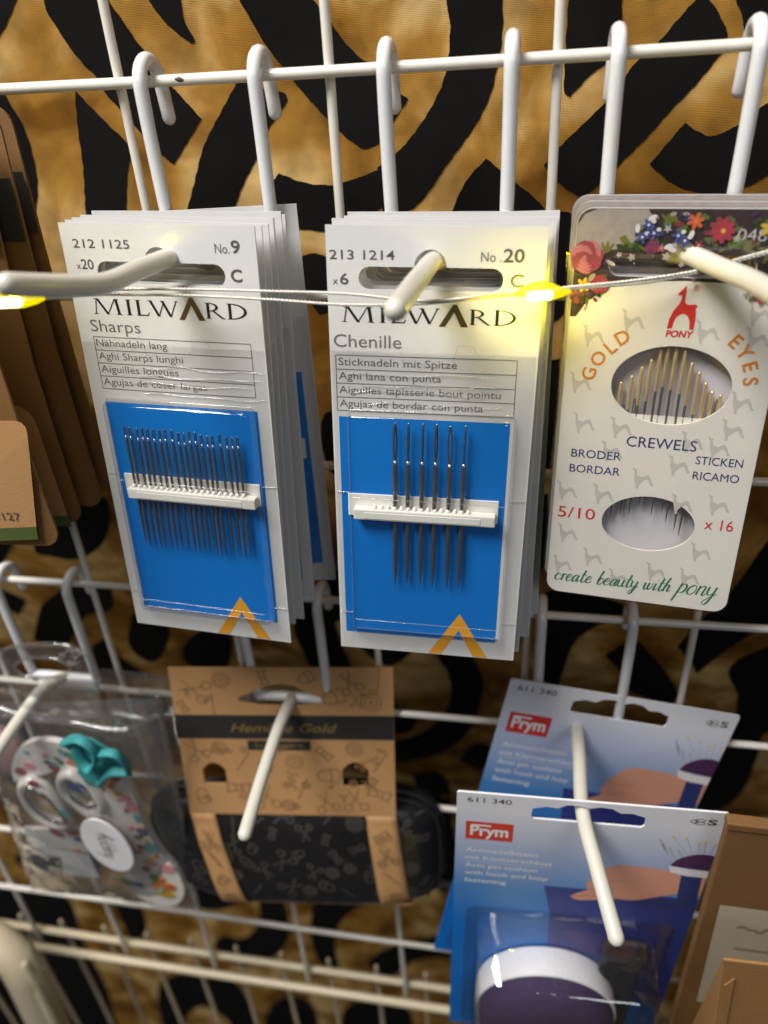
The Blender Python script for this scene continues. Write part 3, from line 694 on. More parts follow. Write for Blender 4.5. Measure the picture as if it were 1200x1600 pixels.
GOLD_NEEDLE = needle_mesh('gold_eye_needle', 38, 0.34, 6.0, 0.26)
GOLD_EYE = mk('gold_eye', *tube_geo([(0, 0, 0.15), (0, 0, -3), (0, 0, -6.5), (0, 0, -9)], [0.40, 0.46, 0.40, 0.36], 8), smooth=True)

def pony_pack(label, pos, rv, front=True):
    c = thing('needle_pack', label, 'needle pack', pos, rv, 'cream needle packs')
    x0, x1, z0 = -21.0, 22.6, -93.4
    slot = euro_slot(0.8, -11.3, 14.6, 2.3, 2.9, -9.4)
    win1 = ell(2.2, -37.0, 12.7, 9.0, 56); win2 = ell(1.6, -71.4, 10.7, 7.3, 56)
    holes = [slot] + ([win1, win2] if front else [])
    shape('front_card', [rrect(x0, x1, z0, 0, 3.2)] + holes, M['cream'], c, y=-0.3, thick=0.6)
    back = shape('back_card', [rrect(x0, x1, z0 + .3, -.2, 3.2), euro_slot(0.8, -11.3, 14.6, 2.3, 2.9, -9.4)], M['lilac_card'], c, y=2.9, thick=0.5)
    shape('clear_sleeve', [rrect(x0 - .5, x1 + .5, z0 - .4, .4, 3.4), euro_slot(0.8, -11.3, 15.0, 2.6, 3.2, -9.4)], M['case_film'], c, y=-0.9 if not front else -0.62)
    if not front:
        shape('printed_band', [[p for p in rrect(x0, x1, -22, 0, 3.2)], slot], M['ground_grey'], c, y=-0.36); return c
    # flower print round the hang hole
    band = shape('printed_band', [[(x0 + .1, -22.5)] + [(x0 + .1, -3.2)] + rrect(x0 + .1, x1 - .1, -20, -.1, 3.1)[7:14][::-1] + [p for p in rrect(x0 + .1, x1 - .1, -20, -.1, 3.1)[0:7]][::-1] + [(x1 - .1, -22.5), (20.5, -19), (17.5, -16.2), (14.0, -14.6), (2, -14.2), (-8, -14.6), (-13.6, -16.3), (-17.6, -19.2), (-19.6, -22.5)], slot], M['ground_dark'], c, y=-0.34)
    rng = random.Random(3); yy = [-0.36]
    def blob(m, x, z, rx, rz, a=0.0, n=12):
        if ((x - 0.8) / 15.8) ** 2 < 1 and -13.9 < z < -8.4 and m not in ('ground_grey',): return
        if z < -14 and abs(x) < 19 and not (abs(x) > 13 and z > -17 - (abs(x) - 13) * 0.8): return
        yy[0] -= 0.0007; shape('printed_petal', ell(x, z, rx, rz, n, a), M[m], band, y=yy[0])
    for x, z in [(-18.6, -4.5), (-15.5, -2.5), (-12.8, -3.4), (-10.0, -2.2), (-14.4, -5.8), (-11.2, -5.9), (-8.6, -4.6)]: blob('ground_grey', x, z, 2.3, 1.7, rng.random())
    yy[0] -= 0.001; shape('printed_canvas', [(x0 + .2, -7.5), (x0 + .2, -3.4), (x0 + 1.4, -1.2), (x0 + 4, -.2), (-7, -.2), (-5.5, -2.4), (-9, -5.2), (-12.5, -8.2), (-14.2, -8.3), (-15.2, -9.6), (-16, -8.5)], M['ground_grey'], band, y=yy[0])
    def leaf(x, z, n, m='leaf_olive', s=1.0):
        a0 = rng.random() * 6
        for k in range(n): a = a0 + k * 0.55; blob(m, x + 1.3 * s * math.cos(a), z + 1.3 * s * math.sin(a), 1.3 * s, 0.36 * s, a, 8)
    for x, z in [(-14.5, -9), (-13.6, -12.5), (-17.5, -17.5), (12, -7.5), (17, -8), (18.5, -13)]: leaf(x, z, 7)
    for x, z in [(-11, -7), (-7.8, -5), (-4, -6.8), (-9.2, -8), (-2.6, -2.2), (0, -4.2), (6.2, -5.6), (9, -3), (10.5, -6.5), (3.5, -2.5), (15, -3), (-16, -14.5), (19.5, -17), (18.3, -9)]:
        for _ in range(5): a = rng.random() * 6; blob(rng.choice(('leaf_dark', 'leaf_dark', 'petal_green', 'leaf_olive')), x + rng.uniform(-1, 1), z + rng.uniform(-.9, .9), 1.2, .5, a, 8)
    def rose(x, z, r, m1, m2):
        for k in range(5):
            rr = r * (1 - 0.18 * k)
            for j in range(7 - k): a = j * 6.283 / (7 - k) + k * .4; blob(m1 if (j + k) % 2 else m2, x + rr * .45 * math.cos(a), z + rr * .45 * math.sin(a), rr * .55, rr * .42, a + 1.2, 10)
    def daisy(x, z, r, m, mc, n=6):
        for j in range(n): a = j * 6.283 / n + x; blob(m, x + r * .6 * math.cos(a), z + r * .6 * math.sin(a), r * .5, r * .26, a, 9)
        blob(mc, x, z, r * .22, r * .22, 0, 8)
    for _ in range(150):
        x, z = rng.uniform(x0 + .8, x1 - .8), rng.uniform(-21, -.8)
        if x < -8 and z > -8: continue
        blob(rng.choice(('leaf_dark', 'leaf_dark', 'leaf_olive', 'ground_dark', 'rose_dark', 'plum', 'petal_green', 'ground_grey')), x, z, rng.uniform(.5, 1.3), rng.uniform(.25, .55), rng.random() * 6, 7)
    for _ in range(90):
        x, z = rng.uniform(x0 + 1, x1 - 1), rng.uniform(-20, -1)
        if x < -9 and z > -7.5: continue
        daisy(x, z, rng.uniform(.45, .95), rng.choice(('rose', 'rose_dark', 'leaf_olive', 'petal_green', 'plum', 'flower_blue', 'ground_grey', 'petal_red')), rng.choice(('flower_yellow', 'ground_grey', 'leaf_olive')), 5)
    rose(-18.4, -9.8, 3.9, 'rose', 'rose_dark'); rose(-15.2, -15.4, 2.2, 'rose_dark', 'petal_red'); rose(-5.4, -7.6, 1.6, 'plum', 'rose_dark'); rose(-19.6, -18, 1.8, 'rose_dark', 'ground_dark')
    for x, z in [(-6.6, -3.2), (-7.6, -5.6), (-0.6, -5.2), (0.8, -6.2), (-5.4, -4.8)]:
        daisy(x, z, 1.25, 'flower_blue', 'flower_white', 5); blob('flower_white', x + .9, z + .7, .5, .4)
    for x, z in [(-8.7, -3.9), (-2.2, -7.4), (1.9, -5.0), (-1.4, -8.0), (-6, -1.8)]: blob('flower_white', x, z, .9, .5, rng.random() * 3)
    daisy(7.6, -4.0, 2.5, 'rose_dark', 'rose', 9); daisy(7.8, -4.2, 2.1, 'petal_red', 'flower_yellow', 8); daisy(2.4, -2.4, 1.6, 'poppy', 'petal_orange', 6); daisy(16.4, -3.6, 1.8, 'flower_yellow', 'petal_orange', 6); daisy(-18.6, -15.6, 1.5, 'flower_yellow', 'petal_orange', 6)
    daisy(17.8, -16.2, 2.2, 'petal_red', 'rose', 7); daisy(20.6, -10.8, 1.9, 'rose', 'flower_yellow', 6)
    text('0486', c, 10.6, -6.1, 2.3, M['flower_white'], 18.0, y=-0.56)
    # inner sheet seen in the oval windows, needles before it
    for i, (x, zt) in enumerate([(-8.8, -37.4), (-6.6, -35.8), (-4.7, -33.7), (-2.9, -32.0), (-1.2, -29.7), (.3, -28.3), (2.0, -28.2), (3.9, -29.6), (5.6, -32.2), (7.4, -34.2), (9.1, -36.5), (10.7, -38.3), (12.5, -39.0)]):
        ln = add('needle', GOLD_NEEDLE, M['dark_steel'], c, (x + .5, 1.0, zt), (0.0, 0.02, 0.5 + (i * 1.7) % 1.2)); add('gold_eye', GOLD_EYE, M['gold'], ln)
        if i < 12: ln.scale = (1, 1, (-zt + (68, 66.9, 69.1, 70.0, 67.0, 66.8, 69.4, 68.2, 70.8, 72.7, 74.2, 69.6)[i]) / 38 * 0.985 - zt * 0 - (2 * -zt) / 38 if False else ((68 if i == 0 else (66.9, 69.1, 70.0, 67.0, 66.8, 69.4, 68.2, 70.8, 72.7, 74.2, 69.6)[i - 1]) + zt) / 38)
    for x, zb in [(-7.4, -72.0), (-5.2, -70.6), (12.2, -69.6)]:
        add('needle', GOLD_NEEDLE, M['dark_steel'], c, (x + .3, 1.05, zb + 30), (0, 0.0, 0.3)).scale = (1, 1, 30 / 38)
    shape('needle_paper', rect(-15, 18, -48.5, -44.2), M['cream'], c, y=0.5, thick=0.12)
    # printing
    shape('pony_emblem', [[(-0.2 + p[0] * 5.2, -24.3 + p[1] * 9.2) for p in PONY]], M['red'], c, y=-0.36)
    text('PONY', c, -0.4, -26.0, 1.35, M['red'], 5.3, y=-0.36, bold=0.035, shear=0.15)
    text('®', c, 3.9, -16.2, 1.2, M['red'], 5.0, y=-0.36)
    for ch, x, z, a in (('G', -15.6, -35.2, 82), ('O', -13.9, -31.6, 60), ('L', -11.5, -28.9, 45), ('D', -9.2, -26.6, 35)): text(ch, c, x, z, 2.9, M['orange'], y=-0.36, rot=math.radians(a), center=True, bold=0.018)
    for ch, x, z, a in (('E', 13.9, -26.4, -38), ('Y', 16.0, -28.6, -50), ('E', 17.6, -31.6, -70), ('S', 18.2, -34.8, -80)): text(ch, c, x, z, 2.9, M['orange'], y=-0.36, rot=math.radians(a), center=True, bold=0.018)
    def t(s, xa, xb, zb, cap, m): text(s, c, xa, zb, cap, M[m], xb, y=-0.36)
    t('CREWELS', -5.6, 9.7, -51.8, 2.5, 'navy'); t('BRODER', -17.8, -6.4, -55.6, 2.0, 'navy'); t('BORDAR', -17.9, -6.2, -59.5, 2.0, 'navy')
    t('STICKEN', 10.0, 20.0, -54.8, 1.95, 'navy'); t('RICAMO', 9.9, 19.8, -58.6, 1.95, 'navy'); t('5/10', -19.7, -10.8, -71.8, 2.9, 'red'); t('x 16', 14.3, 20.6, -71.0, 2.7, 'red')
    st, w = script_strokes('create beauty with PONY', 1.0); k = 39.0 / w
    st = [[(-19.4 + p[0] * k, -90.0 + p[1] * k * 1.1 + (p[0] * k) * 0.022) for p in s] for s in st]
    ribbon('script_lettering', st, 0.31, M['green_ink'], c, y=-0.36, pressure=True, n=5)
    vs, fs = shape_geo([[(p[0] * 5.0 - 2.5, p[1] * 5.4 - 2.7) for p in MINI]]); me = mk('printed_pony', vs, fs)
    for x, z in [(-15.4, -26.5), (-7.4, -22.9), (8.0, -24.6), (17.6, -20.4), (-17.2, -37.4), (18.0, -25.6), (-15.6, -47.0), (-7.2, -47.4), (-8.6, -53.4), (8.6, -49.6), (14.4, -50.6), (6.6, -55.6), (-0.9, -59.6), (-9.4, -64.6), (-18.0, -64.6), (8.6, -65.2), (16.6, -64.6),
                 (-16.9, -76.2), (-10.2, -82.2), (-17.4, -85.2), (-3.4, -87.2), (5.2, -84.2), (13.0, -84.6), (14.6, -77.4), (17.4, -39.6), (16.6, -46.0)]:
        add('printed_pony', me, M['pony_grey'], c, (x, -0.345, z))
    return c
POS_P, RV_P = Vector((176.2, -20.4, -27.0)), (-0.1135, 0.012, -0.115)
pony_pack('front cream needle pack with two oval windows and a flower-printed top', POS_P, RV_P)
for i, lab in enumerate(('middle cream needle pack, its edge showing behind the front one', 'rearmost cream needle pack nearest the rack wires')):
    pony_pack(lab, POS_P + Vector((-0.4 * (i + 1), 4.2 * (i + 1), 0.5 * (i + 1))), (-0.105 + .01 * i, 0.014 - .006 * i, -0.11), False)

# ================================================================== kraft packs at the side
def kraft_pack(label, xr, Y, sticker, tilt, bow, ztop=-3):
    c = thing('kraft_pack', label, 'kraft pack', (xr - 30, Y, ztop), (tilt, 0.0, 0.03), 'kraft packs on the hidden hook')
    bf = lambda x, z: bow * math.sin(math.pi * min(max(-z / 104, 0), 1)) * (0.4 + 0.6 * (x + 30) / 60)
    out = [(p[0], p[1]) for p in rrect(-30, 30, -104, 0, 5)]
    # right side is split into short runs so that the board can bow
    dense = []
    for i, p in enumerate(out):
        q = out[(i + 1) % len(out)]; n = max(1, int(math.hypot(q[0] - p[0], q[1] - p[1]) / 6))
        for k in range(n): dense.append((p[0] + (q[0] - p[0]) * k / n, p[1] + (q[1] - p[1]) * k / n))
    bm = bmesh.new(); vv = [bm.verts.new((p[0], 0, p[1])) for p in dense]; bm.faces.new(vv)
    bmesh.ops.triangulate(bm, faces=bm.faces[:])
    for _ in range(3): bmesh.ops.subdivide_edges(bm, edges=[e for e in bm.edges if e.calc_length() > 9], cuts=1); bmesh.ops.triangulate(bm, faces=[f for f in bm.faces if len(f.verts) > 3])
    for v in bm.verts: v.co.y = bf(v.co.x, v.co.z)
    r = bmesh.ops.solidify(bm, geom=bm.faces[:], thickness=0.7)
    for v in bm.verts: v.co *= MM
    bmesh.ops.recalc_face_normals(bm, faces=bm.faces)
    me = bpy.data.meshes.new('board'); bm.to_mesh(me); bm.free(); add('board', me, M['kraft'], c)
    def strip(name, z0, z1, m, x0=-30.05, x1=30.05, off=-1.0):
        n = 12; vs, fs = [], []
        for i in range(n + 1):
            z = z0 + (z1 - z0) * i / n
            for x in (x0, (x0 + x1) / 2, x1): vs.append((x, bf(x, z) + off, z))
        for i in range(n):
            for k in range(2): a = i * 3 + k; fs.append((a, a + 1, a + 4, a + 3))
        obj(name, vs, fs, M[m], c)
    strip('dark_band', -28.5, -14.5, 'dark_band')
    lf = lambda x, z: bf(x, z) - 1.2
    if sticker == 2:
        shape('sticker', [[(x, max(z, -101.0)) for x, z in rrect(-20, 26.5, -104.5, -67, 5)]], M['kraft_light'], c, surf=lf)
        strip('green_stripe', -104.6, -101.0, 'label_green', -20, 26.7, -1.25)
    if sticker == 1:                                  # stuck on a little askew
        inv = c.matrix_world.inverted()
        def loc(u, v): q = inv @ (at(u, v, -47.5) * MM) / MM; return (q.x, q.z)
        shape('sticker', [[loc(*p) for p in ((-90, 655), (26, 655), (36, 658), (43, 665), (46, 676), (58, 822), (-90, 826))]], M['kraft_light'], c, surf=lf)
        shape('green_stripe', [[loc(*p) for p in ((-90, 826), (58, 822), (60, 842), (-90, 846))]], M['label_green'], c, surf=lf)
        a, b = loc(-14, 812), loc(35, 809)
        text('53127', c, a[0], (a[1] + b[1]) / 2, 2.3, M['ink'], b[0], surf=lambda x, z: bf(x, z) - 1.3, y=0, bold=0.004)
kraft_pack('rearmost kraft pack beside the thin needle cards', 23.4, -7, 0, -0.01, -1.5)
kraft_pack('third kraft pack from the front, a dark band near its top', 26.2, -16, 0, -0.03, -2.5)
kraft_pack('second kraft pack from the front with a narrow green-striped sticker', 24.6, -23, 2, -0.05, -3)
kraft_pack('front kraft pack with a sticker ending in 53127 above a green stripe', 30.0, -42, 1, -0.05, -3, 2.5)

# ================================================================== sewing kit in a kraft sleeve
xa = Vector((0.9942, 0.1075, 0)); dn = Vector((0.02, -0.18, -0.98)); zk = -dn; zk = (zk - xa * zk.dot(xa)).normalized(); yk = zk.cross(xa)
KIT_R = Matrix((xa, yk, zk)).transposed()
kit = thing('sewing_kit', 'black zip case in a kraft card sleeve printed with sewing tools', 'sewing kit', (67, -7.8, -176.4), rm=KIT_R)
CX, CY, CZ, HX, HY, HZ = -4.0, 10.5, -87.5, 58.0, 12.0, 27.5
def case_front(x, z):
    s = abs((x - CX) / HX) ** 4 + abs((z - CZ) / HZ) ** 4
    return CY - HY * max(1 - min(s, 1), 0.0) ** 0.4
def superellipsoid():
    vs, fs, nu, nv = [], [], 64, 28
    sp = lambda c, p: math.copysign(abs(c) ** p, c)
    for j in range(nv + 1):
        b = -math.pi / 2 + math.pi * j / nv
        for i in range(nu):
            a = 2 * math.pi * i / nu; k = abs(math.cos(b)) ** 0.5
            vs.append((CX + HX * k * sp(math.cos(a), .5), CY + HY * sp(math.sin(b), .8), CZ + HZ * k * sp(math.sin(a), .5)))
    for j in range(nv):
        for i in range(nu): fs.append((j * nu + i, j * nu + (i + 1) % nu, (j + 1) * nu + (i + 1) % nu, (j + 1) * nu + i))
    return vs, fs
case = obj('case', *superellipsoid(), M['case'], kit, True)
def outline(y, g, n=72): 
    sp = lambda c, p: math.copysign(abs(c) ** p, c)
    return [(CX + (HX + g) * sp(math.cos(2 * math.pi * i / n), .5), y, CZ + (HZ + g) * sp(math.sin(2 * math.pi * i / n), .5)) for i in range(n)]
for y, r in ((CY, 1.5), (CY - 3.6, 1.0), (CY + 3.6, 1.0)): tube('zip_ridge', outline(y, 0.3 if r > 1.2 else -0.2), r, M['zip'], case, 8, closed=True)
# the sleeve: flat hang panel, then two straps that follow the case and a bottom edge
hang = [(-15.3, -14.0), (-15.6, -12.2), (-12.6, -11.0), (-9, -9.2), (-5.2, -7.2), (0, -6.4), (4.4, -7.2), (8, -9.4), (11.6, -11.2), (14.4, -12.4), (14.2, -14.4), (8, -15.4), (0, -15.6), (-8, -15.4)]
def bite(x0, x1, z0, z1): return [(x0, z0)] + [(x0 + (x1 - x0) * k / 8, z1 - (z1 - z0) * 0.32 + (z1 - z0) * (0.32) * (1 - abs(1 - k / 4) ** 2)) for k in range(9)] + [(x1, z0)]
panel = shape('hang_panel', [[(-40.2, -64.5), (37.6, -64.5), (39.2, 0), (-39.2, 0)], hang, bite(-32.6, -24.0, -50.2, -40.6), bite(19.0, 28.6, -50.6, -39.8)], M['kraft_light'], kit, y=-0.3, thick=0.6)
def strap(name, xl0, xl1, xr0, xr1, z0, z1, n=16):
    vs, fs = [], []
    for i in range(n + 1):
        t = i / n; z = z0 + (z1 - z0) * t
        x0, x1 = xl0 + (xl1 - xl0) * t, xr0 + (xr1 - xr0) * t
        for k in range(5):
            x = x0 + (x1 - x0) * k / 4
            ys = min(case_front(max(min(x, CX + HX * .8), CX - HX * .8), max(z, CZ - HZ * .985)) - 1.0, 40)
            blend = min(t * 5, 1); y = (-0.3) * (1 - blend) + ys * blend
            vs.append((x, y, z))
    for i in range(n):
        for k in range(4): a = i * 5 + k; fs.append((a, a + 5, a + 6, a + 1))
    o = obj(name, vs, fs, M['kraft_light'], kit, True); s = o.modifiers.new('s', 'SOLIDIFY'); s.thickness = 0.0006; return o
strap('strap', -40.2, -32.5, -31.0, -22.5, -64.55, -113.5); strap('strap', 26.5, 30.5, 37.6, 42.0, -64.55, -113.5)
vs, fs = [], []
for i in range(9):
    x = -32.5 + 74.5 * i / 8
    for k, (y, z) in enumerate(((3.0, -112.0), (5.0, -115.2), (12, -116.6), (19, -115))): vs.append((x, y, z))
for i in range(8):
    for k in range(3): a = i * 4 + k; fs.append((a, a + 1, a + 5, a + 4))
o = obj('sleeve_bottom', vs, fs, M['kraft_light'], kit, True); o.modifiers.new('s', 'SOLIDIFY').thickness = 0.0006
shape('dark_band', [(-39.9, -29.9), (38.35, -29.9), (38.65, -19.6), (-39.6, -19.6)], M['dark_band'], kit, y=-0.36)
text('Hemline Gold', kit, -20, -26.8, 3.6, M['gold_ink'], 18.6, y=-0.42, shear=0.35, bold=0.006)
shape('dark_tab', rect(-14.5, 8.4, -34.8, -30.6), M['dark_band'], kit, y=-0.35)
text('Sewing Kit', kit, -12.0, -33.6, 1.9, M['gold_ink'], 6.0, y=-0.42)
def icon(kind, x, z, s, a, parent, m, y=-0.36, surf=None, w=0.5):
    ring = lambda cx, cz, r, q=1.0: [(cx + r * math.cos(t * .6284), cz + q * r * math.sin(t * .6284)) for t in range(11)]
    g = dict(scissors=[ring(-.8, -.9, .42), ring(.8, -.9, .42), [(-.55, -.55), (0, .1), (.55, 1.4)], [(.55, -.55), (0, .1), (-.55, 1.4)]],
             button=[ring(0, 0, .9), ring(0, 0, .55), ring(0, 0, .15)], needle=[[(-.9, -.9), (0, 0), (1, 1)], [(-1, -.8), (-.8, -1)]],
             spool=[[(-.6, -.9), (.6, -.9)], [(-.6, .9), (.6, .9)], [(-.45, -.9), (-.3, 0), (-.45, .9)], [(.45, -.9), (.3, 0), (.45, .9)], [(-.35, -.4), (.35, -.2)], [(-.35, .1), (.35, .3)]],
             thimble=[[(-.7, -.8), (-.5, .6), (0, .95), (.5, .6), (.7, -.8)], [(-.7, -.8), (0, -.95), (.7, -.8)], [(-.6, -.1), (0, -.25), (.6, -.1)]])[kind]
    ca, sa = math.cos(a), math.sin(a)
    st = [[(x + s * (p[0] * ca - p[1] * sa), z + s * (p[0] * sa + p[1] * ca)) for p in q] for q in g]
    ribbon('printed_' + kind, st, w, m, parent, y=y, surf=surf, n=4)
KINDS = ['scissors', 'button', 'needle', 'spool', 'thimble']
for i, (x, z, s, a) in enumerate([(-31, -9, 4, 1.2), (-21, -5, 3.4, .3), (-25, -15, 3.2, .8), (-6, -4, 3, .2), (18, -12, 4.2, 1.9), (24, -6, 3.2, .4), (31, -14, 4, 0), (34, -4, 3, .7), (-36, -16, 2.6, .5), (9, -4, 3, 2),
                                  (-34, -35, 3.4, .5), (-25, -34, 3.2, 1), (-17, -40, 3.6, .2), (-20, -52, 4.6, 1.5), (-9, -42, 3, .6), (-10, -56, 4, .1), (2, -40, 3.4, 1.1), (4, -52, 3.8, .4), (13, -36, 3.4, .8), (14, -46, 4.4, 1.6), (12, -58, 3.6, .3), (24, -34, 3.2, .9), (33, -40, 3.6, .2), (32, -54, 4.4, 1.2), (-34, -56, 3.6, .2), (23, -57, 3.8, .1), (-2, -60, 2.8, .7)]):
    icon(KINDS[i % 5], x, z, s, a, kit, M['kraft_ink'])
for i, (x, z, s_) in enumerate([(-34, -74, 2.8), (-33, -84, 3.2), (-31, -95, 2.8), (-29, -105, 2.6), (32, -72, 3), (33.5, -82, 3.2), (35, -93, 3), (36, -104, 2.8)]):
    icon(KINDS[(i * 2) % 5], x, z, s_, i * 1.3, kit, M['kraft_ink'], y=-1.75, surf=lambda x, z: case_front(x, max(z, CZ - HZ * .985)) if z < -78 else (-0.3 + (case_front(x, z) - 0.7) * max(0, min((-64.55 - z) / 9.8, 1))))
for i in range(46):
    rr = random.Random(100 + i); x, z = rr.uniform(-36, 35), rr.uniform(-62, -2)
    if -31 < z < -18 or (abs(x) < 18 and -17 < z < -5): continue
    icon(KINDS[i % 5], x, z, rr.uniform(1.0, 1.8), rr.random() * 6, kit, M['kraft_ink'], w=0.4)
rng = random.Random(11); spots = []
for _ in range(900):
    x, z = rng.uniform(CX - 54, CX + 54), rng.uniform(CZ - 25, CZ + 22)
    if all(math.hypot(x - a, z - b) > 7.2 for a, b in spots): spots.append((x, z))
for i, (x, z) in enumerate(spots):
    icon(KINDS[i % 5], x, z, rng.uniform(2.5, 3.5), rng.random() * 6, case, M['case_print'], y=-0.12, surf=case_front, w=0.9)

for ob in [case] + list(case.children):          # the soft case sags towards one lower corner
    for v in ob.data.vertices:
        x, z = v.co.x / MM, v.co.z / MM
        v.co.x += MM * 0.24 * (CZ + 22 - z) * max(0.0, 1 - (x - CX + HX) / (2 * HX))

# ================================================================== blue pin cushion cards
def wave_slot():
    top = [(15.5, -4.9), (12, -3.6), (8.6, -3.9), (6.2, -2.2), (3.0, -1.9), (0, -2.9), (-3.0, -1.9), (-6.2, -2.2), (-8.6, -3.9), (-12, -3.6), (-15.5, -4.9)]
    return [(15.8, -8.5)] + top + [(-15.8, -8.5), (-15, -9.6), (15, -9.6)]
def prym_card(label, pos, rv, front):
    c = thing('pin_cushion_card', label, 'pin cushion', pos, rv, 'blue pin cushion cards')
    W2, H = 37.0, 142.0
    bf = lambda x, z: 0.0
    shape('card', [rrect(-W2, W2, -H, 0, 0.8, 3), wave_slot()], M['fade'], c, y=-0.3, thick=0.6)
    text('611 340', c, -34.0, -4.0, 2.1, M['ink'], -21.5, y=-0.36, bold=0.004)
    text('S', c, 32.0, -5.6, 2.3, M['ink'], 34.6, y=-0.36, bold=0.03)
    ring = lambda cx, cz, rx, rz: [(cx + rx * math.cos(t * .6284), cz + rz * math.sin(t * .6284)) for t in range(11)]
    ribbon('printed_size_mark', [ring(28.6, -4.6, 1.0, .7), ring(30.0, -4.0, 1.3, .6), ring(30.0, -5.2, 1.4, .6)], 0.25, M['ink'], c, y=-0.36)
    red = shape('red_badge', rect(-34.1, -20.3, -21.8, -13.2), M['red'], c, y=-0.36)
    text('Prym', c, -32.8, -19.6, 4.6, M['white'], -21.6, y=-0.40, bold=0.03, name='badge_lettering')
    ribbon('badge_lettering', [[(-32.6, -14.8), (-26.8, -14.8)]], 0.8, M['white'], c, y=-0.42)
    for s, x1, z in (('Armnadelkissen', -12.2, -28.4), ('mit Klettverschluss', -7.8, -32.3), ('Arm pin cushion', -11.8, -36.4), ('with hook and loop', -8.4, -40.4), ('fastening', -20.8, -44.6)):
        text(s, c, -33.8, z, 2.1, M['white'], x1, y=-0.36, bold=0.008)
    ribbon('underline', [[(-33.8, -33.4), (-7.4, -33.4)]], 0.2, M['white'], c, y=-0.36)
    # the printed picture: table edge, hand with a pin cushion strapped to the wrist
    shape('printed_table', [(-9.2, -43.0), (10, -43.0), (36.9, -43.0), (36.9, -110), (-4, -110), (-6.1, -58.7)], M['table'], c, y=-0.33)
    shape('printed_shadow_cloth', [(14, -46), (24, -44.5), (36.8, -43.5), (36.8, -50), (30, -49.5), (22, -49)], M['navy'], c, y=-0.335)
    hand = shape('printed_hand', smooth_loop([(-1.0, -47.6), (1.0, -45.4), (4.2, -43.0), (3.2, -40.6), (4.6, -36.0), (7.4, -31.4), (10, -29.2), (15.2, -28.4), (23.1, -28.8), (30.2, -29.6), (36.9, -30.4), (36.9, -40.6), (31.0, -40.8), (25.4, -43.2), (17.9, -46.6), (12.9, -46.6), (6.5, -48.4), (1.5, -49.2)], 4), M['skin'], c, y=-0.36)
    ribbon('printed_finger_line', [[(-0.4, -47.8), (5, -46.2), (11, -46.0)], [(5, -36.5), (10, -37.4), (14.4, -36.0)], [(4.4, -42.6), (8, -42.4), (11.4, -40.6)]], 0.32, M['skin_dark'], hand, y=-0.375)
    shape('printed_wrist_strap', [(29.6, -30.5), (35.6, -31.2), (36.4, -43.0), (34, -43.8), (30.4, -42.6)], M['navy'], c, y=-0.38)
    shape('printed_cushion', smooth_loop([(25.6, -26.6), (27.4, -23.0), (30.8, -20.4), (34.5, -19.6), (36.9, -20.0), (36.9, -27.6)], 4), M['plum'], c, y=-0.385)
    shape('printed_cushion_rim', [(25.4, -26.4), (26.2, -29.8), (31, -31.0), (36.9, -31.2), (36.9, -27.6), (31, -27.6)], M['white'], c, y=-0.39)
    for i, (x, z) in enumerate(((24.1, -12.2), (27.9, -12.6), (31.6, -14.4), (33.2, -13.4), (36.0, -14.2))):
        ribbon('printed_pin', [[(x, z), (29.5 + i * 1.5, -20.2)]], 0.22, M['pin_grey'], c, y=-0.36)
        shape('printed_pin_head', ell(x, z, .55, .5, 10), M['pin_yellow'], c, y=-0.37)
    for x, z in ((22, -16), (24, -17.5), (26.5, -18), (20.8, -14)): ribbon('printed_pin', [[(x, z), (x + 2.2, z - 5)]], 0.7, M['pin_grey'], c, y=-0.345)
    text('Made for pinning', c, -33.6, -128, 1.5, M['white'], -12, y=-0.36, rot=0) if False else None
    # blister with the cushion inside
    depth = 24.0 if front else 14.0
    bx0, bx1, bz0, bz1 = -29.5, 28.0, -136.0, -61.5
    R = [rrect(-33, 33, -139.5, -58, 4, 6), rrect(bx0, bx1, bz0, bz1, 7, 6), rrect(bx0 + .8, bx1 - .8, bz0 + .8, bz1 - .8, 7, 6), rrect(bx0 + 1.6, bx1 - 1.6, bz0 + 1.6, bz1 - 1.6, 7, 6), rrect(bx0 + 3.4, bx1 - 3.4, bz0 + 3.4, bz1 - 3.4, 7, 6)]
    ys = [-0.5, -0.55, -depth * .35, -depth * .9, -depth]; vs, fs = [], []; n = len(R[0])
    for L, y in zip(R, ys): vs += [(p[0], y, p[1]) for p in L]
    for i in range(4):
        for k in range(n): a, b = i * n + k, i * n + (k + 1) % n; fs.append((a, b, b + n, a + n))
    fs.append(tuple(4 * n + k for k in range(n)))
    bl = obj('blister', vs, fs, M['case_film'], c, True); bl.modifiers.new('e', 'EDGE_SPLIT').split_angle = 0.9
    if front:
        for z in range(0, 9): tube('blister_rib', [(bx1 - .3, -2 - z * 2.2, -72 - z * .2), (bx1 - .3, -2 - z * 2.2, -80)], 0.3, M['case_film'], bl, 6)
    # wrist cushion: broad white band round a plum velvet dome with sewn ribs
    cu = add('cushion', bpy.data.meshes.new('cushion'), M['velvet'], c); ccx, ccz, rx, rz = -4.5, -104, 23.0, 25.5
    if not front: rx, rz = 21, 22
    vs, fs, nu, nv = [], [], 72, 22; dep = depth * 0.88
    for j in range(nv + 1):
        t = j / nv; rr = math.cos(t * math.pi / 2) ** 0.55 if j < nv else 0.0
        for i in range(nu):
            a = 2 * math.pi * i / nu; rib = 1 - 0.010 * (j % 2)
            vs.append((ccx + rx * rr * rib * math.cos(a), -dep * .48 - dep * .46 * math.sin(t * math.pi / 2) * rib, ccz + rz * rr * rib * math.sin(a)))
    for j in range(nv):
        for i in range(nu): fs.append((j * nu + i, j * nu + (i + 1) % nu, (j + 1) * nu + (i + 1) % nu, (j + 1) * nu + i))
    me = mk('cushion', vs, fs, True); me.materials.append(M['velvet']); cu.data = me
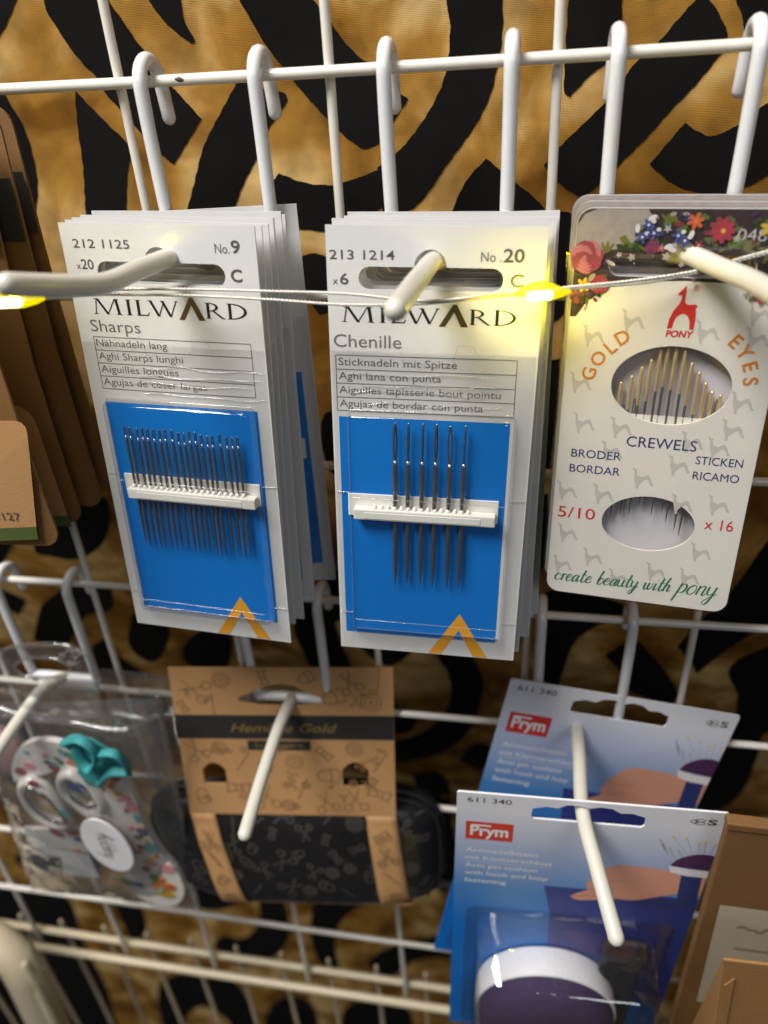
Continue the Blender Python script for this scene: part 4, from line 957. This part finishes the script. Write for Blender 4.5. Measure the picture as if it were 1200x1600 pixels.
    vs, fs = [], []; prof = [(1.00, -0.8), (1.02, -2), (1.03, -dep * .25), (1.03, -dep * .47), (1.015, -dep * .50), (0.985, -dep * .48)]
    for k, y in prof:
        for i in range(nu): a = 2 * math.pi * i / nu; vs.append((ccx + rx * k * math.cos(a), y, ccz + rz * k * math.sin(a)))
    for j in range(len(prof) - 1):
        for i in range(nu): fs.append((j * nu + i, j * nu + (i + 1) % nu, (j + 1) * nu + (i + 1) % nu, (j + 1) * nu + i))
    obj('cushion_band', vs, fs, M['lilac'], cu, True)
    box('wrist_strap', 12.0, 25.5, -4.2, -1.2, -134, -66.5, M['strap_black'], c, 1.6)
    return c
prym_card('rear blue pin cushion card, its upper half showing above the front one', (181.6, -7.7, -177.2), (-0.09, 0.19, 0.09), False)
prym_card('front blue pin cushion card with its clear blister', (168.8, -48.3, -177.8), (0.03, 0.03, 0.05), True)

# ================================================================== kraft boxes
b1 = thing('kraft_box', 'flat brown kraft pack with a grey sticker, overlapping the blue card', 'kraft pack', (232, -45, -330), (0, 0, -0.02))
box('body', -29, 40, -10, -7, -60, 157, M['kraft_dark'], b1, 0.5)
box('top_fold', -29.2, 40.2, -10.4, -6.8, 154.6, 157.3, M['kraft_dark'], b1, 0.4)
shape('sticker', [(-23.5, 68), (40, 70), (40, 122.5), (-25.2, 121.5)], M['tape'], b1, y=-10.25)
ribbon('printed_lines', [[(-19 + k * 1.6, 111.5 + 1.4 * math.sin(k * 2.1) * math.cos(k * .7)) for k in range(24)], [(-18, 101), (20, 102)], [(-8, 95.5), (22, 96.5)]], 1.2, M['tape_ink'], b1, y=-10.3)
b2 = thing('kraft_box', 'nearest brown kraft box in the corner, tented with a slanted side gusset', 'box', (232, -66, -330))
vs = [(-29.6, -9, 129.5), (30, -9, 131.5), (34, -9, -10), (-17, -9, -10), (-29.4, -8.2, 129.6), (30, -8.2, 131.6), (40, 24, -10), (-19.8, 24, -10)]
o = obj('body', vs, [(0, 3, 2, 1), (4, 5, 6, 7), (0, 1, 5, 4), (0, 4, 7, 3), (1, 2, 6, 5), (3, 7, 6, 2)], M['kraft_box'], b2); bevel(o, 0.4)
shape('glue_flap', [(-20, 20), (-27.5, 118), (-25.6, 122), (-17.6, 20)], M['kraft_box'], b2, y=-9.5, thick=0.45)

# ================================================================== clear bag with floral scissors
BO = Vector((-18, -22, -180)); BY = -12.0
def atb(u, v, Y): return at(u, v, Y - 10)
bag = thing('scissors_bag', 'clear bag with floral enamelled scissors, teal ribbon and white oval tag', 'scissors', BO)
def bl(u, v, Y): q = atb(u, v, Y) - BO; return (q.x, q.z)
def blobs(pts, Y): return [bl(u, v, Y) for u, v in pts]
tabL = smooth_loop(blobs([(-8, 1118), (-12, 1060), (2, 1018), (40, 1008), (105, 1008), (138, 1024), (150, 1060), (158, 1118), (80, 1124)], -13), 5)
holeL = smooth_loop(blobs([(20, 1042), (40, 1030), (90, 1030), (112, 1044), (100, 1056), (40, 1056)], -13), 4)
tabS = shape('hang_tab', [[(p.x, p.y) for p in tabL], [(p.x, p.y) for p in holeL]], M['bag'], bag, y=-1.0, thick=0.5)
tube('tab_rim', [(p.x, -1.0, p.y) for p in tabL], 0.8, M['bag'], tabS, 6, closed=True)
tube('tab_rim', [(p.x, -1.0, p.y) for p in holeL], 0.6, M['bag'], tabS, 6, closed=True)
tube('bag_seal', catmull([atb(-20, 1098, -16) - BO, atb(50, 1122, -18) - BO, atb(110, 1128, -19) - BO, atb(190, 1140, -18) - BO, atb(245, 1118, -15) - BO], 6), 1.2, M['bag'], bag, 8)
def bag_sheet(name, Yc, bulge, ph):
    n, m = 26, 36; vs, fs = [], []
    A, B_, C_, D = atb(-45, 1100, Yc) - BO, atb(246, 1090, Yc) - BO, atb(310, 1420, Yc) - BO, atb(50, 1390, Yc) - BO
    for j in range(m + 1):
        for i in range(n + 1):
            u, w = i / n, j / m; p = A.lerp(B_, u).lerp(D.lerp(C_, u), w)
            e = math.sin(math.pi * u) * math.sin(math.pi * w); p.y += bulge * max(e, 0) ** .6 + 0.9 * math.sin(u * 9 + w * 17 + ph) * math.sin(w * 12 + u * 5 + ph)
            vs.append(p)
    for j in range(m):
        for i in range(n): a = j * (n + 1) + i; fs.append((a, a + 1, a + n + 2, a + n + 1))
    return obj(name, vs, fs, M['bag'], bag, True)
bag_sheet('bag_front', -17, -10, 0); bag_sheet('bag_back', -12, 1, 2)
tube('bag_edge', [atb(u, v, -16) - BO for u, v in ((246, 1090), (268, 1200), (290, 1310), (310, 1420))], 0.8, M['bag'], bag, 8)
tube('bag_edge', [atb(u, v, -16) - BO for u, v in ((50, 1390), (140, 1396), (230, 1408), (310, 1420))], 0.8, M['bag'], bag, 8)
def slab(name, px, m, Y, t, parent=None, n=5, bw=0.6):
    o = shape(name, [[(p.x, p.y) for p in smooth_loop(blobs(px, Y), n)]], M[m], parent or bag, y=Y - BY, thick=t); return bevel(o, bw)
slab('insert_card', [(38, 1292), (120, 1296), (155, 1372), (100, 1368), (95, 1340), (50, 1334)], 'white', -17.0, 0.5, bw=0.1)
back = slab('handle_back', [(18, 1200), (28, 1172), (60, 1158), (105, 1166), (138, 1190), (132, 1202), (100, 1200), (70, 1210), (40, 1216), (22, 1222)], 'enamel_white', -20, 2.4)
def loop_handle(px, r, Y):
    P = smooth_loop(blobs(px, Y), 6); return tube('handle_loop', [(p.x, Y - BY, p.y) for p in P], r, M['enamel_white'], bag, 12, closed=True, flat=0.75)
h1 = loop_handle([(36, 1225), (48, 1218), (72, 1232), (98, 1262), (108, 1284), (90, 1286), (62, 1272), (42, 1248)], 2.6, -21)
h2 = loop_handle([(98, 1212), (112, 1206), (136, 1226), (158, 1252), (158, 1268), (140, 1268), (118, 1250), (100, 1232)], 2.6, -21.5)
for h, px in ((h1, [(44, 1230), (68, 1242), (92, 1270), (104, 1286), (80, 1284), (54, 1264), (40, 1244)]), (h2, [(104, 1218), (130, 1230), (152, 1258), (134, 1262), (112, 1246)])):
    tube('chrome_rim', [(p.x, -23.6 - BY, p.y) for p in smooth_loop(blobs(px, -23.6), 5)], 0.6, M['chrome'], h, 8, closed=True)
sheath = slab('sheath', [(172, 1208), (188, 1208), (212, 1250), (222, 1285), (252, 1335), (276, 1362), (288, 1395), (272, 1415), (240, 1412), (205, 1392), (190, 1340), (172, 1290), (162, 1250)], 'enamel_white', -21, 3.0)
shank = tube('handle_shank', catmull([atb(150, 1262, -21) - BO, atb(165, 1285, -21) - BO, atb(190, 1310, -20.5) - BO], 6), 3.4, M['enamel_white'], bag, 12)
slab('floral_card', [(48, 1296), (160, 1290), (178, 1330), (120, 1330), (75, 1322)], 'enamel_white', -18, 1.0, bw=0.2)
rib = slab('teal_ribbon', [(92, 1162), (112, 1152), (140, 1158), (165, 1172), (196, 1190), (204, 1214), (186, 1206), (170, 1212), (158, 1232), (138, 1228), (120, 1206), (134, 1190)], 'teal', -25, 1.4)
tube('ribbon_loop', catmull([atb(u, v, Y) - BO for u, v, Y in ((100, 1160, -26), (126, 1156, -29), (150, 1178, -29), (142, 1202, -28), (130, 1194, -27), (118, 1172, -26.5))], 6), 2.0, M['teal'], rib, 8, flat=0.45)
tube('ribbon_loop', catmull([atb(u, v, Y) - BO for u, v, Y in ((150, 1178, -28), (180, 1178, -29), (200, 1204, -27), (172, 1206, -27.5), (154, 1222, -26.5))], 6), 1.9, M['teal'], rib, 8, flat=0.45)
tgc = bl(167, 1322, -27)
tg = bevel(shape('oval_tag', [ell(tgc[0], tgc[1], 9.4, 15.6, 40, 0.12)], M['white'], bag, y=-27 - BY, thick=0.6), 0.1)
for word, k, dx in (('happy', 3.2, 1.0),):
    st, w = script_strokes(word, 1.0); ribbon('tag_lettering', [[(tgc[0] + dx - p[1] * k, tgc[1] - w * k * 0.5 + p[0] * k) for p in q] for q in st], 0.45, M['ink2'], tg, y=-27.2 - BY)
def dots(parent, items, Y):
    for i, (m, u, v, ru, rv, a) in enumerate(items):
        x, z = bl(u, v, Y); shape('painted_petal', [ell(x, z, ru / 4.0, rv / 3.3, 16, a)], M[m], parent, y=Y - BY - 0.02 * i, thick=0.3)
dots(sheath, [('petal_orange', 256, 1386, 22, 11, .1), ('flower_yellow', 260, 1398, 16, 8, 0), ('petal_green', 243, 1372, 11, 7, 0), ('petal_blue', 216, 1382, 9, 6, -.3), ('petal_green', 198, 1378, 12, 7, -.6), ('petal_pink', 262, 1358, 13, 9, .8), ('petal_pink', 236, 1348, 12, 7, .4), ('petal_teal', 236, 1326, 14, 11, .2), ('petal_blue', 222, 1300, 8, 8, 1), ('petal_red', 180, 1214, 8, 7, 1), ('petal_pink', 206, 1262, 10, 10, 0), ('petal_pink', 196, 1248, 8, 6, 0)], -21.3)
dots(back, [('petal_red', 32, 1206, 10, 7, .5), ('petal_pink', 46, 1198, 9, 7, .5), ('petal_red', 84, 1200, 8, 6, -.4), ('petal_orange', 112, 1192, 9, 5, .2)], -20.3)
dots(h1, [('petal_red', 52, 1226, 9, 7, .5), ('petal_teal', 100, 1272, 10, 6, -.6)], -23.4)
dots(h2, [('petal_blue', 118, 1230, 17, 10, -.5)], -24.0)
rg = random.Random(5)
dots(sheath, [(rg.choice(('petal_pink', 'petal_red', 'petal_teal', 'petal_green', 'petal_orange', 'flower_yellow')), 182 + t * 72 + rg.uniform(-12, 14), 1222 + t * 172 + rg.uniform(-4, 6), rg.uniform(3, 7), rg.uniform(3, 6), rg.random() * 3) for t in [k / 26 for k in range(26)]], -21.25)
dots(back, [(rg.choice(('petal_pink', 'petal_teal', 'petal_green', 'petal_orange')), rg.uniform(36, 116), rg.uniform(1172, 1196), rg.uniform(3, 6), rg.uniform(2.5, 5), rg.random() * 3) for _ in range(12)], -20.25)
dots(bag, [('petal_red', 88, 1302, 13, 6, -.6), ('petal_orange', 115, 1302, 13, 6, .2), ('petal_blue', 121, 1312, 6, 4, 0), ('petal_orange', 122, 1330, 5, 5, 0)], -18.4)
# a second clear bag hanging behind, mostly hidden
bag2 = thing('clear_bag', 'empty-looking clear ribbed bag behind the floral scissors', 'bag', (10, -6, -190), (0.0, 0.03, 0))
shape('bag_sheet', [rrect(-14, 14, -75, 4, 2), ell(-4, -6, 4, 3.2, 20)], M['bag'], bag2, y=-0.6, thick=0.4)
for k in range(14): tube('seal_rib', [(11, -0.9, -12 - k * 1.6), (13.4, -0.9, -12.3 - k * 1.6)], 0.4, M['bag'], bag2, 6)
tube('zip_bead', [(-13, -1.6, -17), (0, -2.2, -18.4), (12, -1.6, -15)], 1.0, M['bag'], bag2, 8)
# the small pink pouch and red spool at the edge of the photograph
pp = thing('pink_pouch', 'small dusky pink pouch beside the clear hang tab of the scissors bag', 'pouch', (-52, -20, -236))
v, f = superellipsoid.__call__() if False else ([], [])
sp = lambda c, p: math.copysign(abs(c) ** p, c)
for j in range(13):
    bb = -math.pi / 2 + math.pi * j / 12
    for i in range(24):
        a = 2 * math.pi * i / 24; v.append((17 * math.cos(bb) * sp(math.cos(a), .7), 6 * math.sin(bb), 16 + 14 * math.cos(bb) * sp(math.sin(a), .7)))
for j in range(12):
    for i in range(24): f.append((j * 24 + i, j * 24 + (i + 1) % 24, (j + 1) * 24 + (i + 1) % 24, (j + 1) * 24 + i))
M['pouch'] = mat('pink_felt', (0.36, 0.22, 0.19), 0.9, var=0.1, bump=0.4)
obj('pouch_body', v, f, M['pouch'], pp, True)
tube('drawstring', [(-8, -3, 30), (0, -5, 33), (8, -3, 30)], 1.2, M['petal_red'], pp, 8)

# ================================================================== fairy lights
fl = thing('fairy_lights', 'silver wire string of yellow fairy lights draped across the hooks', 'string light', (120, -36, -40))
FO = Vector((120, -36, -40))
def strand(pts):
    P = catmull([Vector(p) - FO for p in pts], 40); 
    for ph in (0, math.pi):
        out = []; s = 0.0
        for i, p in enumerate(P):
            if i: s += (p - P[i - 1]).length
            a = ph + s * 2 * math.pi / 1.7; out.append(p + Vector((0, 0.18 * math.cos(a), 0.18 * math.sin(a))))
        tube('wire', out, 0.20, M['silver'], fl, 6)
M['silver'] = mat('silvered_wire', (0.66, 0.63, 0.57), 0.38, metal=0.45, var=0.15, vscale=900)
LOOP = [(203, -27, -30), (214, -29, -33), (232, -34, -44), (252, -42, -66), (262, -52, -100), (262, -75, -180), (240, -98, -262), (200, -105, -304), (154, -103, -306), (110, -104, -312)]  # unseen run of the string, added to carry the bulb low down
strand([at(-60, 472, -64), at(20, 467, -61), at(80, 461, -58), at(140, 455, -50), at(190, 452, -42), at(300, 452, -37), at(420, 455, -37), at(540, 459, -39), at(650, 470, -39), at(720, 467, -37), at(792, 458, -31), at(845, 455, -30), at(880, 450, -29), at(1003, 437, -27), at(1095, 422, -25), at(1157, 404, -25), at(1230, 384, -26)] + LOOP)
strand([at(-60, 476, -64), at(20, 470, -61), at(80, 465, -58), at(140, 461, -50), at(190, 460, -42), at(300, 462, -37), at(420, 468, -37.5), at(540, 476, -39), at(650, 475, -39), at(720, 469, -36.6), at(792, 461, -31), at(845, 457, -30), at(880, 452.5, -29), at(1003, 442, -27), at(1095, 425, -25), at(1157, 407, -25), at(1230, 388, -26)] + [(p[0] + .8, p[1], p[2] - .8) for p in LOOP])
def glow_mat(name, col, s, t):
    m = bpy.data.materials.new(name); m.use_nodes = True; N, L = m.node_tree.nodes, m.node_tree.links; N.remove(N['Principled BSDF'])
    e = N.new('ShaderNodeEmission'); e.inputs[0].default_value = (*col, 1); e.inputs[1].default_value = s
    tr = N.new('ShaderNodeBsdfTransparent'); mx = N.new('ShaderNodeMixShader'); mx.inputs[0].default_value = t
    L.new(tr.outputs[0], mx.inputs[1]); L.new(e.outputs[0], mx.inputs[2]); L.new(mx.outputs[0], N['Material Output'].inputs[0]); return m
M['bulb'] = glow_mat('glowing_yellow_resin', (1.0, 0.80, 0.0), 1.25, 0.62); M['chip'] = glow_mat('glowing_led', (1.0, 0.95, 0.5), 6.0, 0.9)
def bulb(p, q, power):
    p, q = Vector(p) - FO, Vector(q) - FO
    pts = [p.lerp(q, t) + Vector((0, 0, 0.5 * math.sin(t * 5))) for t in (0, .12, .3, .5, .7, .88, 1)]
    b = tube('bulb', pts, [.3, .7, 1.5, 2.1, 1.75, .95, .35], M['bulb'], fl, 16)
    c = p.lerp(q, .48) + Vector((0, -.6, -.6))
    tube('led', [c - Vector((1.7, 0, 0)), c + Vector((1.9, 0, 0.2))], 1.05, M['chip'], b, 10)
    l = bpy.data.lights.new('bulb_light', 'POINT'); l.energy = power; l.color = (1.0, 0.78, 0.0); l.shadow_soft_size = 0.0025
    o = bpy.data.objects.new('bulb_light', l); COL.objects.link(o); o.parent = fl; o.location = c * MM
bulb(at(800, 461, -30.5), at(890, 452, -29.5), 0.042)
bulb(at(-32, 470, -62), at(66, 463, -60), 0.02)
bulb((160, -103, -306), (147, -103, -305), 0.03)  # unseen bulb out of view, put there for yellow glints in the blister
